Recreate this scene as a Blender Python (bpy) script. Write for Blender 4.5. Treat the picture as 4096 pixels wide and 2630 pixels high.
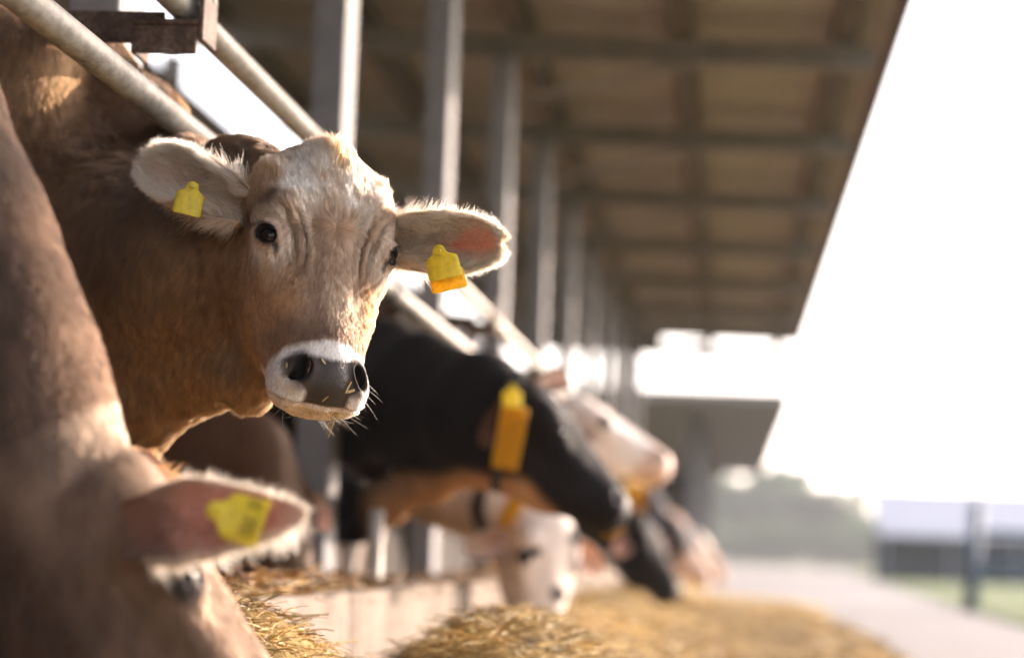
import bpy, math
import numpy as np
from mathutils import Vector, Matrix

for o in list(bpy.data.objects): bpy.data.objects.remove(o)
scene = bpy.context.scene
COL = scene.collection

# ------------------------------------------------------------------ camera
CAM_H = 0.5
C2W = Matrix(((0.99502, -0.02767, 0.09192), (0.08934, -0.09497, -0.99146), (0.03617, 0.99510, -0.09206)))
cam_d = bpy.data.cameras.new('camera')
cam_d.lens = 85.0; cam_d.sensor_width = 36.0; cam_d.sensor_fit = 'HORIZONTAL'
cam_d.clip_start = 0.05; cam_d.clip_end = 3000
cam_d.dof.use_dof = True; cam_d.dof.focus_distance = 4.13; cam_d.dof.aperture_fstop = 1.9
cam_d.dof.aperture_blades = 0
cam = bpy.data.objects.new('camera', cam_d); COL.objects.link(cam)
_q = C2W.to_quaternion(); _q.normalize()
cam.rotation_mode = 'QUATERNION'; cam.rotation_quaternion = _q
cam.location = (0, 0, CAM_H)
scene.camera = cam

# ------------------------------------------------------------------ sky, sun, exposure
SUN_EL, SUN_AZ = math.radians(16), math.radians(47)   # azimuth from +X (right) towards +Y (away)
SUN_DIR = Vector((math.cos(SUN_EL)*math.cos(SUN_AZ), math.cos(SUN_EL)*math.sin(SUN_AZ), math.sin(SUN_EL)))
world = bpy.data.worlds.new('World'); scene.world = world; world.use_nodes = True
nt = world.node_tree
bg = nt.nodes['Background']
sky = nt.nodes.new('ShaderNodeTexSky'); sky.sky_type = 'NISHITA'; sky.sun_disc = False
sky.sun_elevation = SUN_EL
sky.sun_rotation = math.atan2(SUN_DIR.x, SUN_DIR.y)
sky.altitude = 0; sky.air_density = 1.0; sky.dust_density = 2.0; sky.ozone_density = 1.0
hs_ = nt.nodes.new('ShaderNodeHueSaturation'); hs_.inputs['Saturation'].default_value = 0.4   # thin white haze over the whole sky
nt.links.new(sky.outputs[0], hs_.inputs['Color']); nt.links.new(hs_.outputs[0], bg.inputs[0]); bg.inputs[1].default_value = 0.15
sun_d = bpy.data.lights.new('sun', 'SUN'); sun_d.energy = 2.0; sun_d.angle = math.radians(0.5); sun_d.color = (1.0, 0.85, 0.66)
sun = bpy.data.objects.new('sun', sun_d); COL.objects.link(sun)
sun.rotation_mode = 'QUATERNION'; sun.rotation_quaternion = SUN_DIR.to_track_quat('Z', 'Y')
vs = scene.view_settings
vs.view_transform = 'Standard'; vs.look = 'None'; vs.exposure = 2.2; vs.gamma = 1.0; vs.use_white_balance = True; vs.white_balance_temperature = 6750; vs.white_balance_tint = 20; vs.use_curve_mapping = False
scene.render.engine = 'CYCLES'
cy = scene.cycles
cy.use_denoising = True; cy.max_bounces = 8; cy.diffuse_bounces = 4; cy.glossy_bounces = 3; cy.transmission_bounces = 4
cy.transparent_max_bounces = 8; cy.sample_clamp_indirect = 8.0; cy.caustics_reflective = False; cy.caustics_refractive = False
scene.cycles_curves.shape = 'RIBBONS'

# ------------------------------------------------------------------ helpers
def tag(o, label=None, cat=None, group=None, kind=None):
    if label: o['label'] = label
    if cat: o['category'] = cat
    if group: o['group'] = group
    if kind: o['kind'] = kind
    return o
def link(o, parent=None):
    COL.objects.link(o)
    if parent is not None: o.parent = parent
    return o
def empty(name, loc=(0, 0, 0)):
    o = bpy.data.objects.new(name, None); o.location = loc; o.empty_display_size = 0.2
    return link(o)
def mesh_obj(name, verts, faces, mat=None, parent=None, smooth=False):
    """verts in world space; parent is an Empty with only a location"""
    v = np.asarray(verts, dtype=np.float64)
    if parent is not None: v = v - np.array(world_loc(parent))
    me = bpy.data.meshes.new(name)
    if isinstance(faces, np.ndarray):
        n, k = faces.shape
        me.vertices.add(len(v)); me.vertices.foreach_set('co', v.astype(np.float32).ravel())
        me.loops.add(n*k); me.loops.foreach_set('vertex_index', faces.astype(np.int32).ravel())
        me.polygons.add(n); me.polygons.foreach_set('loop_start', np.arange(0, n*k, k, dtype=np.int32))
        me.update(calc_edges=True)
    else:
        me.from_pydata([tuple(p) for p in v], [], faces); me.update()
    if smooth: me.polygons.foreach_set('use_smooth', np.ones(len(me.polygons), dtype=bool))
    if mat: me.materials.append(mat)
    return link(bpy.data.objects.new(name, me), parent)
def world_loc(o):
    p = Vector(o.location)
    while o.parent: o = o.parent; p = p + Vector(o.location)
    return p

# ---- signed distance modelling
def smin(a, b, k):
    h = np.maximum(k-np.abs(a-b), 0)/k
    return np.minimum(a, b)-h*h*k*0.25
def smax(a, b, k): return -smin(-a, -b, k)
def ell(P, c, r, R=None):
    q = P-np.asarray(c, dtype=P.dtype)
    if R is not None: q = q@np.asarray(R, dtype=P.dtype)
    r = np.asarray(r, dtype=P.dtype)
    k0 = np.sqrt(((q/r)**2).sum(-1)); k1 = np.sqrt(((q/(r*r))**2).sum(-1))
    return k0*(k0-1)/np.maximum(k1, 1e-9)
def cap(P, a, b, ra, rb):
    a = np.asarray(a, dtype=P.dtype); b = np.asarray(b, dtype=P.dtype)
    d = b-a; t = np.clip(((P-a)@d)/max(float(d@d), 1e-9), 0, 1)
    return np.sqrt(((P-a-t[..., None]*d)**2).sum(-1))-(ra+(rb-ra)*t)
def chain(P, pts, k):
    """smooth union of tapered capsules; pts = (x, y, z, r)"""
    v = None
    for p, q in zip(pts[:-1], pts[1:]):
        d = cap(P, p[:3], q[:3], p[3], q[3])
        v = d if v is None else smin(v, d, k)
    return v
def catmull(xs, ys, n=160):
    xs = np.asarray(xs, float); ys = np.asarray(ys, float)
    m = np.gradient(ys, xs, axis=0)
    t = np.linspace(xs[0], xs[-1], n)
    i = np.clip(np.searchsorted(xs, t, side='right')-1, 0, len(xs)-2)
    h = xs[i+1]-xs[i]; u = (t-xs[i])/h
    h00 = 2*u**3-3*u**2+1; h10 = u**3-2*u**2+u; h01 = -2*u**3+3*u**2; h11 = u**3-u**2
    ex = (slice(None),)+(None,)*(ys.ndim-1)
    return t, h00[ex]*ys[i]+(h10*h)[ex]*m[i]+h01[ex]*ys[i+1]+(h11*h)[ex]*m[i+1]
def poly_dist(P, pts):
    best = None
    for a, b in zip(pts[:-1], pts[1:]):
        d = cap(P, a, b, 0, 0)
        best = d if best is None else np.minimum(best, d)
    return best
def surface_nets(f, xs, ys, zs, margin=2.0, blk=6):
    """mesh of f = 0 on a rectilinear grid, evaluated only in blocks near the surface"""
    xs, ys, zs = [np.asarray(a, np.float32) for a in (xs, ys, zs)]
    nx, ny, nz = len(xs), len(ys), len(zs)
    def coarse(a):
        idx = np.arange(0, len(a)-1, blk); nxt = np.minimum(idx+blk, len(a)-1)
        return idx, (a[idx]+a[nxt])/2, (a[nxt]-a[idx])/2
    ix, cx, hx = coarse(xs); iy, cyy, hy = coarse(ys); iz, cz, hz = coarse(zs)
    G = np.stack(np.meshgrid(cx, cyy, cz, indexing='ij'), -1).reshape(-1, 3)
    cv = f(G).reshape(len(cx), len(cyy), len(cz))
    rad = np.sqrt(hx[:, None, None]**2+hy[None, :, None]**2+hz[None, None, :]**2)
    act = np.abs(cv) < rad*margin
    V = np.repeat(np.repeat(np.repeat(np.sign(cv).astype(np.float32), blk, 0), blk, 1), blk, 2)
    def fit(a, n, ax):
        if a.shape[ax] >= n: return np.take(a, range(n), ax)
        last = np.take(a, [a.shape[ax]-1]*(n-a.shape[ax]), ax); return np.concatenate([a, last], ax)
    V = fit(fit(fit(V, nx, 0), ny, 1), nz, 2)
    A = fit(fit(fit(np.repeat(np.repeat(np.repeat(act, blk, 0), blk, 1), blk, 2), nx, 0), ny, 1), nz, 2)
    I = np.argwhere(A)
    for s in range(0, len(I), 400000):
        j = I[s:s+400000]
        V[j[:, 0], j[:, 1], j[:, 2]] = f(np.stack([xs[j[:, 0]], ys[j[:, 1]], zs[j[:, 2]]], -1))
    ins = V < 0
    S = np.zeros((nx-1, ny-1, nz-1), np.uint8)
    for a in (0, 1):
        for b in (0, 1):
            for c in (0, 1): S += ins[a:nx-1+a, b:ny-1+b, c:nz-1+c]
    cell = np.argwhere((S > 0) & (S < 8))
    cid = np.full(S.shape, -1, np.int32); cid[cell[:, 0], cell[:, 1], cell[:, 2]] = np.arange(len(cell))
    acc = np.zeros((len(cell), 3)); cnt = np.zeros(len(cell))
    i, j, k = cell.T
    crn = [(a, b, c) for a in (0, 1) for b in (0, 1) for c in (0, 1)]
    for p in crn:
        for ax in range(3):
            if p[ax]: continue
            q = list(p); q[ax] = 1
            v0 = V[i+p[0], j+p[1], k+p[2]]; v1 = V[i+q[0], j+q[1], k+q[2]]
            m = (v0 < 0) != (v1 < 0)
            t = np.where(m, v0/np.where(m, v0-v1, 1), 0)
            x0 = np.stack([xs[i+p[0]], ys[j+p[1]], zs[k+p[2]]], -1); x1 = np.stack([xs[i+q[0]], ys[j+q[1]], zs[k+q[2]]], -1)
            acc += np.where(m[:, None], x0+(x1-x0)*t[:, None], 0); cnt += m
    verts = acc/cnt[:, None]
    faces = []
    for ax in range(3):
        a, b = [(1, 2), (2, 0), (0, 1)][ax]
        sl0 = [slice(None)]*3; sl1 = [slice(None)]*3; sl0[ax] = slice(0, -1); sl1[ax] = slice(1, None)
        e = np.argwhere(ins[tuple(sl0)] != ins[tuple(sl1)])
        ok = (e[:, a] > 0) & (e[:, b] > 0) & (e[:, a] < [nx, ny, nz][a]-1) & (e[:, b] < [nx, ny, nz][b]-1)
        e = e[ok]
        def cc(da, db):
            g = e.copy(); g[:, a] += da; g[:, b] += db
            return cid[g[:, 0], g[:, 1], g[:, 2]]
        q = np.stack([cc(-1, -1), cc(0, -1), cc(0, 0), cc(-1, 0)], -1)
        flip = ~ins[tuple(sl0)][e[:, 0], e[:, 1], e[:, 2]]
        q[flip] = q[flip][:, ::-1]
        faces.append(q)
    faces = np.concatenate(faces)
    return verts, faces[(faces >= 0).all(1)]
def vnormals(v, f):
    n = np.cross(v[f[:, 2]]-v[f[:, 0]], v[f[:, 3]]-v[f[:, 1]])
    out = np.zeros_like(v)
    for k in range(4): np.add.at(out, f[:, k], n)
    return out/np.maximum(np.linalg.norm(out, axis=1, keepdims=True), 1e-12)
def relax(v, f, it=2, w=0.5):
    e = np.concatenate([f[:, [0, 1]], f[:, [1, 2]], f[:, [2, 3]], f[:, [3, 0]]])
    deg = np.maximum(np.bincount(e[:, 0], minlength=len(v)), 1)
    for _ in range(it):
        s = np.stack([np.bincount(e[:, 0], weights=v[e[:, 1], c], minlength=len(v)) for c in range(3)], -1)
        v = v+(s/deg[:, None]-v)*w
    return v
def axis(lo, hi, fine_lo, fine_hi, fine, coarse):
    out = [fine_lo]
    s = fine
    while out[-1] < fine_hi: out.append(out[-1]+fine)
    while out[-1] < hi: s = min(s*1.12, coarse); out.append(out[-1]+s)
    s = fine; pre = []
    x = fine_lo
    while x > lo: s = min(s*1.12, coarse); x -= s; pre.append(x)
    return np.array(pre[::-1]+out)

# ------------------------------------------------------------------ cow head (local: x across, y up the face, z out of the face, metres)
HEAD_TAB = [  # y, half width, front, widest, back, roundness
    (-0.25, 0.062, -0.002, -0.046, -0.120, 2.0), (-0.20, 0.064, 0.003, -0.048, -0.145, 2.0),
    (-0.15, 0.074, 0.004, -0.050, -0.176, 2.0), (-0.10, 0.088, 0.003, -0.052, -0.205, 1.95), (-0.05, 0.101, 0.003, -0.055, -0.225, 1.95),
    (0.00, 0.108, 0.006, -0.058, -0.235, 2.1), (0.05, 0.115, 0.011, -0.058, -0.230, 2.35), (0.10, 0.122, 0.012, -0.060, -0.205, 2.45),
    (0.145, 0.115, 0.002, -0.066, -0.175, 2.4), (0.172, 0.097, -0.012, -0.080, -0.150, 2.3), (0.192, 0.062, -0.032, -0.088, -0.125, 2.2), (0.203, 0.022, -0.062, -0.090, -0.105, 2.0)]
_ht, _hv = catmull([r[0] for r in HEAD_TAB], [r[1:] for r in HEAD_TAB], 240)
EYE = np.array([0.1115, 0.007, -0.024])
EYE_OUT = np.array([0.57, 0.04, 0.82]); EYE_OUT /= np.linalg.norm(EYE_OUT)
EYE_SIDE = np.cross([0, 1, 0], EYE_OUT)      # towards the back of the head
EYE_UP = np.cross(EYE_OUT, EYE_SIDE)
_el = math.radians(32)
EYE_R = np.stack([EYE_SIDE*math.cos(_el)+EYE_UP*math.sin(_el), -EYE_SIDE*math.sin(_el)+EYE_UP*math.cos(_el), EYE_OUT], 1)   # almond: long axis, short axis, outwards
def head_sdf(P):
    x = np.abs(P[:, 0]); y = P[:, 1]; z = P[:, 2]
    Q = np.stack([x, y, z], -1)
    yc = np.clip(y, -0.235, 0.203)
    a, zf, zw, zb, n1 = [np.interp(yc, _ht, _hv[:, c]) for c in range(5)]
    a = np.maximum(a, 0.008)
    zz = np.where(z > zw, (z-zw)/np.maximum(zf-zw, 0.01), (zw-z)/np.maximum(zw-zb, 0.01))
    n = np.where(z > zw, n1, 2.3)
    r = (np.abs(x/a)**n+np.abs(zz)**n)**(1/n)
    d = (r-1)*np.minimum(a, 0.06)
    d = np.sqrt(np.maximum(d, 0)**2+(y-yc)**2)+np.minimum(d, 0)
    d = smin(d, ell(Q, (0.060, -0.050, -0.160), (0.038, 0.105, 0.068)), 0.045)            # masseter
    d = smin(d, ell(Q, (0.096, 0.012, -0.044), (0.031, 0.046, 0.042)), 0.028)             # orbit
    d = smin(d, ell(Q, (0.090, 0.070, -0.032), (0.026, 0.030, 0.036)), 0.04)             # temple above the eye
    d = smin(d, chain(Q, [(0.092, -0.040, -0.060, 0.018), (0.070, -0.11, -0.052, 0.015), (0.050, -0.16, -0.045, 0.010)], 0.02), 0.045)
    d = smin(d, chain(Q, [(0.058, -0.03, -0.135, 0.042), (0.052, -0.11, -0.118, 0.042), (0.046, -0.18, -0.096, 0.036), (0.050, -0.225, -0.078, 0.030)], 0.03), 0.045)  # cheek
    d = smin(d, ell(Q, (0, 0.152, -0.050), (0.058, 0.045, 0.045)), 0.05)                 # poll
    d = smin(d, cap(Q, (0, 0.02, -0.030), (0, -0.19, -0.028), 0.036, 0.034), 0.025)      # nasal bridge
    # muzzle
    d = smin(d, ell(Q, (0, -0.230, -0.050), (0.074, 0.046, 0.048)), 0.03)
    d = smin(d, ell(Q, (0.052, -0.246, -0.058), (0.033, 0.043, 0.050)), 0.02)
    d = smin(d, ell(Q, (0, -0.243, -0.040), (0.046, 0.044, 0.044)), 0.018)
    # lower jaw, chin and lip
    low = ell(Q, (0, -0.261, -0.074), (0.048, 0.033, 0.036))
    low = smin(low, ell(Q, (0.034, -0.252, -0.082), (0.026, 0.034, 0.036)), 0.016)
    low = smin(low, ell(Q, (0, -0.20, -0.120), (0.048, 0.07, 0.038)), 0.03)
    d = smin(d, low, 0.006)
    # nostril: rim raised, hole carved, looking outwards
    c, s = math.cos(0.45), math.sin(0.45)
    Rn = np.array([[c, -s, 0], [s, c, 0], [0, 0, 1.0]])
    c2, s2 = math.cos(0.72), math.sin(0.72)
    Ry = np.array([[c2, 0, s2], [0, 1, 0], [-s2, 0, c2]])
    Rn = Ry@Rn
    d = smin(d, ell(Q, (0.051, -0.231, -0.016), (0.022, 0.029, 0.020), Rn), 0.012)
    hole = ell(Q, (0.0525, -0.232, -0.004), (0.0125, 0.0200, 0.034), Rn)+np.where(P[:, 0] > 0, 0.0028, 0)   # the two are never quite alike
    d = smax(d, -hole, 0.007)
    d = smax(d, -ell(Q, (0.064, -0.246, -0.012), (0.009, 0.007, 0.022)), 0.008)
    # eye: lids stand a little proud, opening carved
    ec = EYE
    d = smin(d, ell(Q, ec+np.array([-0.004, 0.001, -0.004]), (0.027, 0.027, 0.027)), 0.010)
    lid = [ec+EYE_R@np.array(p) for p in ((0.0215, 0.001, 0.0105), (0.012, 0.0125, 0.0150), (0.000, 0.0160, 0.0165), (-0.011, 0.0125, 0.0150), (-0.0200, 0.003, 0.0120))]
    d = smin(d, chain(Q, [(*p, 0.0062) for p in lid], 0.006), 0.007)
    d = smax(d, -ell(Q, ec+EYE_R@np.array([0, -0.001, 0.019]), (0.0200, 0.0138, 0.0160), EYE_R), 0.003)
    return d

def vnoise(P, f, seed=0):
    """smooth value noise in -1..1"""
    q = np.asarray(P, np.float64)*f+seed*17.13
    i = np.floor(q).astype(np.int64); u = q-i; u = u*u*(3-2*u)
    def h(a, b, c):
        n = (a*73856093 ^ b*19349663 ^ c*83492791 ^ (seed*2654435 & 0xffffff)) & 0x7fffffff
        n = (n*(n*n*15731+789221)+1376312589) & 0x7fffffff
        return n/1073741824.0-1
    r = 0
    for a in (0, 1):
        for b in (0, 1):
            for c in (0, 1):
                w = (u[:, 0] if a else 1-u[:, 0])*(u[:, 1] if b else 1-u[:, 1])*(u[:, 2] if c else 1-u[:, 2])
                r = r+w*h(i[:, 0]+a, i[:, 1]+b, i[:, 2]+c)
    return r
def sstep(a, b, x):
    t = np.clip((x-a)/(b-a), 0, 1); return t*t*(3-2*t)
def eye_arc(r, a0, a1, n=9, out=0.012, up=1.0):
    t = np.radians(np.linspace(a0, a1, n))
    return [tuple(EYE+EYE_OUT*out+EYE_SIDE*(r*math.cos(k))+np.array([0, 1, 0])*(r*up*math.sin(k))) for k in t]
FOLDS = [  # polyline, depth, width
    ([(.1096, .0626, .004), (.0946, .0482, .008), (.081, .03, .004), (.0725, .011, -.001), (.066, -.016, -.006), (.063, -.04, -.008)], .0075, .0042),
    ([(.0765, .0494, .009), (.0636, .0371, .0046), (.0522, .0129, .001), (.0490, -.0208, -.0024), (.0505, -.0362, -.0043), (.052, -.05, -.006)], .0070, .0042),
    ([(.100, .045, .003), (.0880, .030, .004), (.0800, .008, 0), (.0755, -.0157, -.0066), (.070, -.033, -.0094)], .0040, .0032),
    ([(.1039, -.0272, -.0176), (.0929, -.0398, -.0211), (.0762, -.0539, -.0177), (.0615, -.0633, -.0107)], .0022, .0035),
    (eye_arc(.0275, 25, 165), .0022, .0028), (eye_arc(.0345, 40, 160, up=1.1, out=.010), .0018, .0032), (eye_arc(.0265, 200, 340), .0014, .0028),
    ([(.112, .10, -.135), (.113, .046, -.121), (.110, .009, -.122), (.106, -.03, -.12)], .003, .005),
    ([(.115, .09, -.115), (.116, .05, -.10), (.114, .02, -.10)], .002, .004),
    ([(.082, -.255, -.073), (.0765, -.2746, -.0485), (.055, -.284, -.037), (.039, -.2845, -.034), (.0145, -.286, -.030), (0, -.2862, -.029)], .0040, .0028)]
def poly_dist_t(P, pts):
    best = np.full(len(P), 9.0); bt = np.zeros(len(P)); n = len(pts)-1
    for i in range(n):
        a = np.asarray(pts[i]); d = np.asarray(pts[i+1])-a
        t = np.clip(((P-a)@d)/max(float(d@d), 1e-12), 0, 1)
        q = np.sqrt(((P-a-t[:, None]*d)**2).sum(-1)); m = q < best
        best = np.where(m, q, best); bt = np.where(m, (i+t)/n, bt)
    return best, bt
def sculpt_head(v, f, R, T, sc):
    """skin folds, mouth line and slight unevenness pressed into the head vertices"""
    q = ((v-T)@R)/sc
    near = (np.abs(q[:, 0]) < 0.2) & (q[:, 1] > -0.33) & (q[:, 1] < 0.25) & (q[:, 2] > -0.2) & (q[:, 2] < 0.05)
    n = vnormals(v, f)
    k = np.where(near)[0]; Q = q[k].copy(); Q[:, 0] = np.abs(Q[:, 0])
    d = np.zeros(len(k))
    for pts, dep, w in FOLDS:
        sm = catmull(np.arange(len(pts)), np.array(pts), 24)[1]
        pd, tt = poly_dist_t(Q, sm)
        end = (0.15+0.85*np.clip(np.sin(np.pi*np.clip(tt, 0, 1))*1.6, 0, 1)) if dep > .0039 else 1.0
        if pts[-1][0] == 0: end = 1.0
        d += (-dep*np.exp(-(pd/w)**2)+0.42*dep*np.exp(-((pd-2.3*w)/(1.3*w))**2))*end
    d += 0.0010*vnoise(q[k], 28, 3)+0.0005*vnoise(q[k], 75, 4)
    v = v.copy(); v[k] += n[k]*(d*sc)[:, None]
    return v

# ------------------------------------------------------------------ cows
_F = 85/36*2398.0
def at(u, v, Y):
    """point at distance Y along the barn on the sight line through photo point (u, v) of a 2398 x 1540 frame"""
    d = C2W@Vector(((u-1199)/_F, -(v-770)/_F, -1))
    p = Vector((0, 0, CAM_H))+d*(Y/d.y)
    return np.array(p)
def hrot(pitch, yaw, roll):
    a, b, c = math.radians(pitch), math.radians(yaw), math.radians(roll)
    Rx = np.array([[1, 0, 0], [0, math.cos(a), -math.sin(a)], [0, math.sin(a), math.cos(a)]])
    Ry = np.array([[math.cos(b), 0, math.sin(b)], [0, 1, 0], [-math.sin(b), 0, math.cos(b)]])
    Rz = np.array([[math.cos(c), -math.sin(c), 0], [math.sin(c), math.cos(c), 0], [0, 0, 1]])
    B = np.array([[1, 0, 0], [0, 0, -1], [0, 1, 0.]])
    return B@Rz@Ry@Rx
def cow_mesh(R, T, sc, chains, fine, coarse, blends=None, ground=None, pad=0.03):
    """one continuous body: head, neck, trunk and legs blended into one surface; chains = lists of (x, y, z, r)"""
    R = np.asarray(R, np.float32); T = np.asarray(T, np.float32)
    def f(P):
        q = (((P-T)@R)/sc).astype(np.float32)
        near = (np.abs(q[:, 0]) < 0.24) & (q[:, 1] > -0.42) & (q[:, 1] < 0.34) & (q[:, 2] > -0.36) & (q[:, 2] < 0.14)
        d = np.full(len(P), 0.1, np.float32)
        d[near] = head_sdf(q[near])*sc
        far = ~near
        d[far] = np.sqrt(((q[far]-np.array([0, -.03, -.1], np.float32))**2).sum(-1))*sc-0.2
        b = None
        for ci, ch in enumerate(chains):
            c = chain(P, ch, 0.08)
            b = c if b is None else smin(b, c, 0.10)
        if b is None: return d
        return smin(d, b, 0.05)
    hp = np.array([[x, y, z] for x in (-.14, .14) for y in (-.31, .24) for z in (-.25, .04)])@R.T*sc+T
    lo = hp.min(0); hi = hp.max(0)
    allp = [hp]
    for ch in chains:
        c = np.array(ch); allp += [c[:, :3]-c[:, 3:], c[:, :3]+c[:, 3:]]
    allp = np.concatenate(allp); glo = allp.min(0)-pad; ghi = allp.max(0)+pad
    ax = [axis(glo[i], ghi[i], lo[i], hi[i], fine, coarse) for i in range(3)]
    v, fc = surface_nets(f, *ax)
    return relax(v, fc, 2), fc
def ear_grid(base, tip, face, W, PHI, L=None, ns=34, nu=25, th=0.005, s0=-0.14, bend=0.0):
    """cupped ear: base and tip in world space, face = direction the hollow looks to; returns verts, quads, (s, u, inside)"""
    base = np.asarray(base, float); tip = np.asarray(tip, float)
    e1 = tip-base; L = np.linalg.norm(e1); e1 /= L
    face = np.asarray(face, float); e3 = face-e1*(face@e1); e3 /= np.linalg.norm(e3)
    e2 = np.cross(e3, e1)
    S = np.linspace(s0, 1, ns); U = np.linspace(-1, 1, nu)
    V = []; info = []
    for s in S:
        w = np.interp(s, W[0], W[1]); ph = np.radians(np.interp(s, PHI[0], PHI[1]))/2
        r = w/max(math.sin(min(ph, math.pi/2)), 0.05)
        for u in U:
            fi = ph*u
            wob = 0.0018*math.sin(9*s+4*u)+0.0012*math.sin(23*s-7*u)
            V.append(base+e1*(L*s)+e2*(r*math.sin(fi))+e3*(r*(1-math.cos(fi))-bend*s*s+wob)); info.append((s, u, 1))
    V = np.array(V)
    q = np.array([[i*nu+j, i*nu+j+1, (i+1)*nu+j+1, (i+1)*nu+j] for i in range(ns-1) for j in range(nu-1)])
    n = vnormals(V, q)
    if (n@e3).mean() < 0: n = -n; q = q[:, ::-1]
    edge = 1-np.abs(np.array([k[1] for k in info]))**6*0.5
    O = V-n*(th*edge[:, None])
    info2 = [(s, u, 0) for s, u, _ in info]
    N = len(V)
    faces = [q, q[:, ::-1]+N]
    rim = []
    for i in range(ns-1):
        rim += [[i*nu, (i+1)*nu, (i+1)*nu+N, i*nu+N], [i*nu+nu-1, i*nu+nu-1+N, (i+1)*nu+nu-1+N, (i+1)*nu+nu-1]]
    for j in range(nu-1):
        k = (ns-1)*nu+j; rim.append([k, k+1, k+1+N, k+N])
    faces.append(np.array(rim))
    return np.concatenate([V, O]), np.concatenate(faces), np.array(info+info2), (e1, e2, e3)

# ------------------------------------------------------------------ coat colour, fur and cow materials
def lin(r, g, b):
    c = np.array([r, g, b])/255.0
    return np.where(c < 0.04045, c/12.92, ((c+0.055)/1.055)**2.4)
def mixc(c, col, w): return c*(1-w[:, None])+np.asarray(col)[None]*w[:, None]
def seg2(x, y, pts):
    P = np.stack([x, y, 0*x], -1)
    return poly_dist(P, [(a, b, 0) for a, b in pts])
def brown_head_color(q):
    """coat of the brown cow's head from head-local position"""
    x = np.abs(q[:, 0]); y = q[:, 1]; z = q[:, 2]
    n1 = vnoise(q, 14, 1); n2 = vnoise(q, 40, 2); n3 = vnoise(q, 110, 5)
    wob = 0.010*n1+0.005*n2
    c = np.tile(lin(156, 126, 104), (len(q), 1))
    c = mixc(c, lin(160, 116, 78), sstep(-0.02, -0.09, y+wob)*sstep(0.035, 0.075, x)*0.8)      # tan cheeks
    c = mixc(c, lin(134, 92, 58), sstep(-0.06, -0.13, z+wob)*sstep(0.12, 0.04, y)*0.75)        # jaw
    c = mixc(c, lin(222, 204, 186), sstep(0.050, 0.105, y+wob*2.6)*sstep(0.130, 0.100, x+.3*wob)*(1-.55*np.exp(-(x/.02)**2))*np.clip(.52+.5*n2+.4*n3, 0, 1))   # white forehead
    c = mixc(c, lin(192, 172, 152), np.exp(-((x-0.055)/0.022)**2-((y-0.055)/0.05)**2)*0.6)
    c = mixc(c, lin(184, 154, 128), np.exp(-(x/0.018)**2)*sstep(-0.03, -0.10, y)*0.7)           # light nasal bridge
    c = mixc(c, lin(112, 88, 68), np.exp(-((x-0.0)/0.028)**2-((y-0.035+wob)/0.035)**2)*0.45)     # darker whorl
    c = mixc(c, lin(172, 128, 84), np.clip(np.exp(-((q[:, 0]-0.010)/0.026)**2-((y-0.165)/0.035)**2)*(.9+.5*n2), 0, 1)*.9)     # tan poll tuft
    c = mixc(c, lin(172, 128, 84), sstep(0.075, 0.115, x)*sstep(0.075, 0.12, y)*0.6)            # tan temples
    c = mixc(c, lin(62, 48, 36), np.exp(-(seg2(x, y, [(.124, .058), (.112, .071), (.098, .068)])/0.011)**2)*0.85)   # brow
    c = mixc(c, lin(120, 94, 70), np.exp(-(seg2(x, y, [(.105, .056), (.084, .034), (.074, .008), (.067, -.02), (.058, -.05)])/0.007)**2)*0.55)
    c = mixc(c, lin(112, 88, 66), np.exp(-(seg2(x, y, [(.07, .042), (.0545, .0135), (.051, -.022), (.054, -.052)])/0.006)**2)*0.5)
    eq = (np.stack([x, y, z], -1)-EYE-EYE_OUT*.012)@EYE_R
    de = np.sqrt((eq[:, 0]/1.25)**2+eq[:, 1]**2+eq[:, 2]**2)
    c = mixc(c, lin(204, 186, 168), np.exp(-((de-0.033)/0.013)**2)*0.62)                        # pale ring round the eye
    c = mixc(c, lin(26, 21, 22), sstep(0.0215, 0.0170, de+0.0015*n3))
    c = mixc(c, lin(44, 38, 42), np.exp(-(seg2(eq[:, 0], eq[:, 1], [(-.014, -.002), (-.025, -.010), (-.029, -.016)])/0.0048)**2)*sstep(0.05, 0.03, de))
    c = mixc(c, lin(102, 80, 66), sstep(-0.10, -0.165, y+wob*1.2)*sstep(-0.16, -0.02, z)*0.80)     # dusky band above the muzzle
    mz = -0.187+0.012*np.exp(-(x/0.03)**2)-0.35*np.maximum(-0.02-z, 0)*sstep(0, -0.05, z)+0.003*n2
    white = sstep(mz+0.010, mz-0.009, y+.003*n3)
    c = mixc(c, lin(238, 230, 222), white)
    c = mixc(c, lin(150, 138, 132), white*sstep(0.45, 0.8, vnoise(q, 300, 9))*0.6*sstep(0.02, 0.045, x))
    zm = np.interp(y, [-.2865, -.2850, -.2746, -.255, -.22], [-.029, -.031, -.0480, -.074, -.092])
    chin = sstep(zm+.002, zm-.002, z)*sstep(-0.19, -0.215, y)
    c = mixc(c, lin(216, 188, 166), chin)
    c = mixc(c, lin(96, 74, 58), np.exp(-((z-zm)/.0022)**2)*sstep(-.25, -.27, y)*(x < .085))
    pad = pad_mask(q)
    c = mixc(c, lin(52, 44, 39), pad)
    dn = np.sqrt(((x-0.0525)/0.0155)**2+((y+0.233)/0.0235)**2)
    c = mixc(c, lin(66, 56, 51), sstep(2.1, 1.15, dn)*.85*sstep(-0.07, -0.045, z))
    c = mixc(c, lin(22, 19, 20), sstep(1.25, 0.9, dn)*sstep(-0.06, -0.03, z))
    return np.clip(c*(1+0.09*n2+0.06*n3)[:, None], 0, 1)
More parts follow.
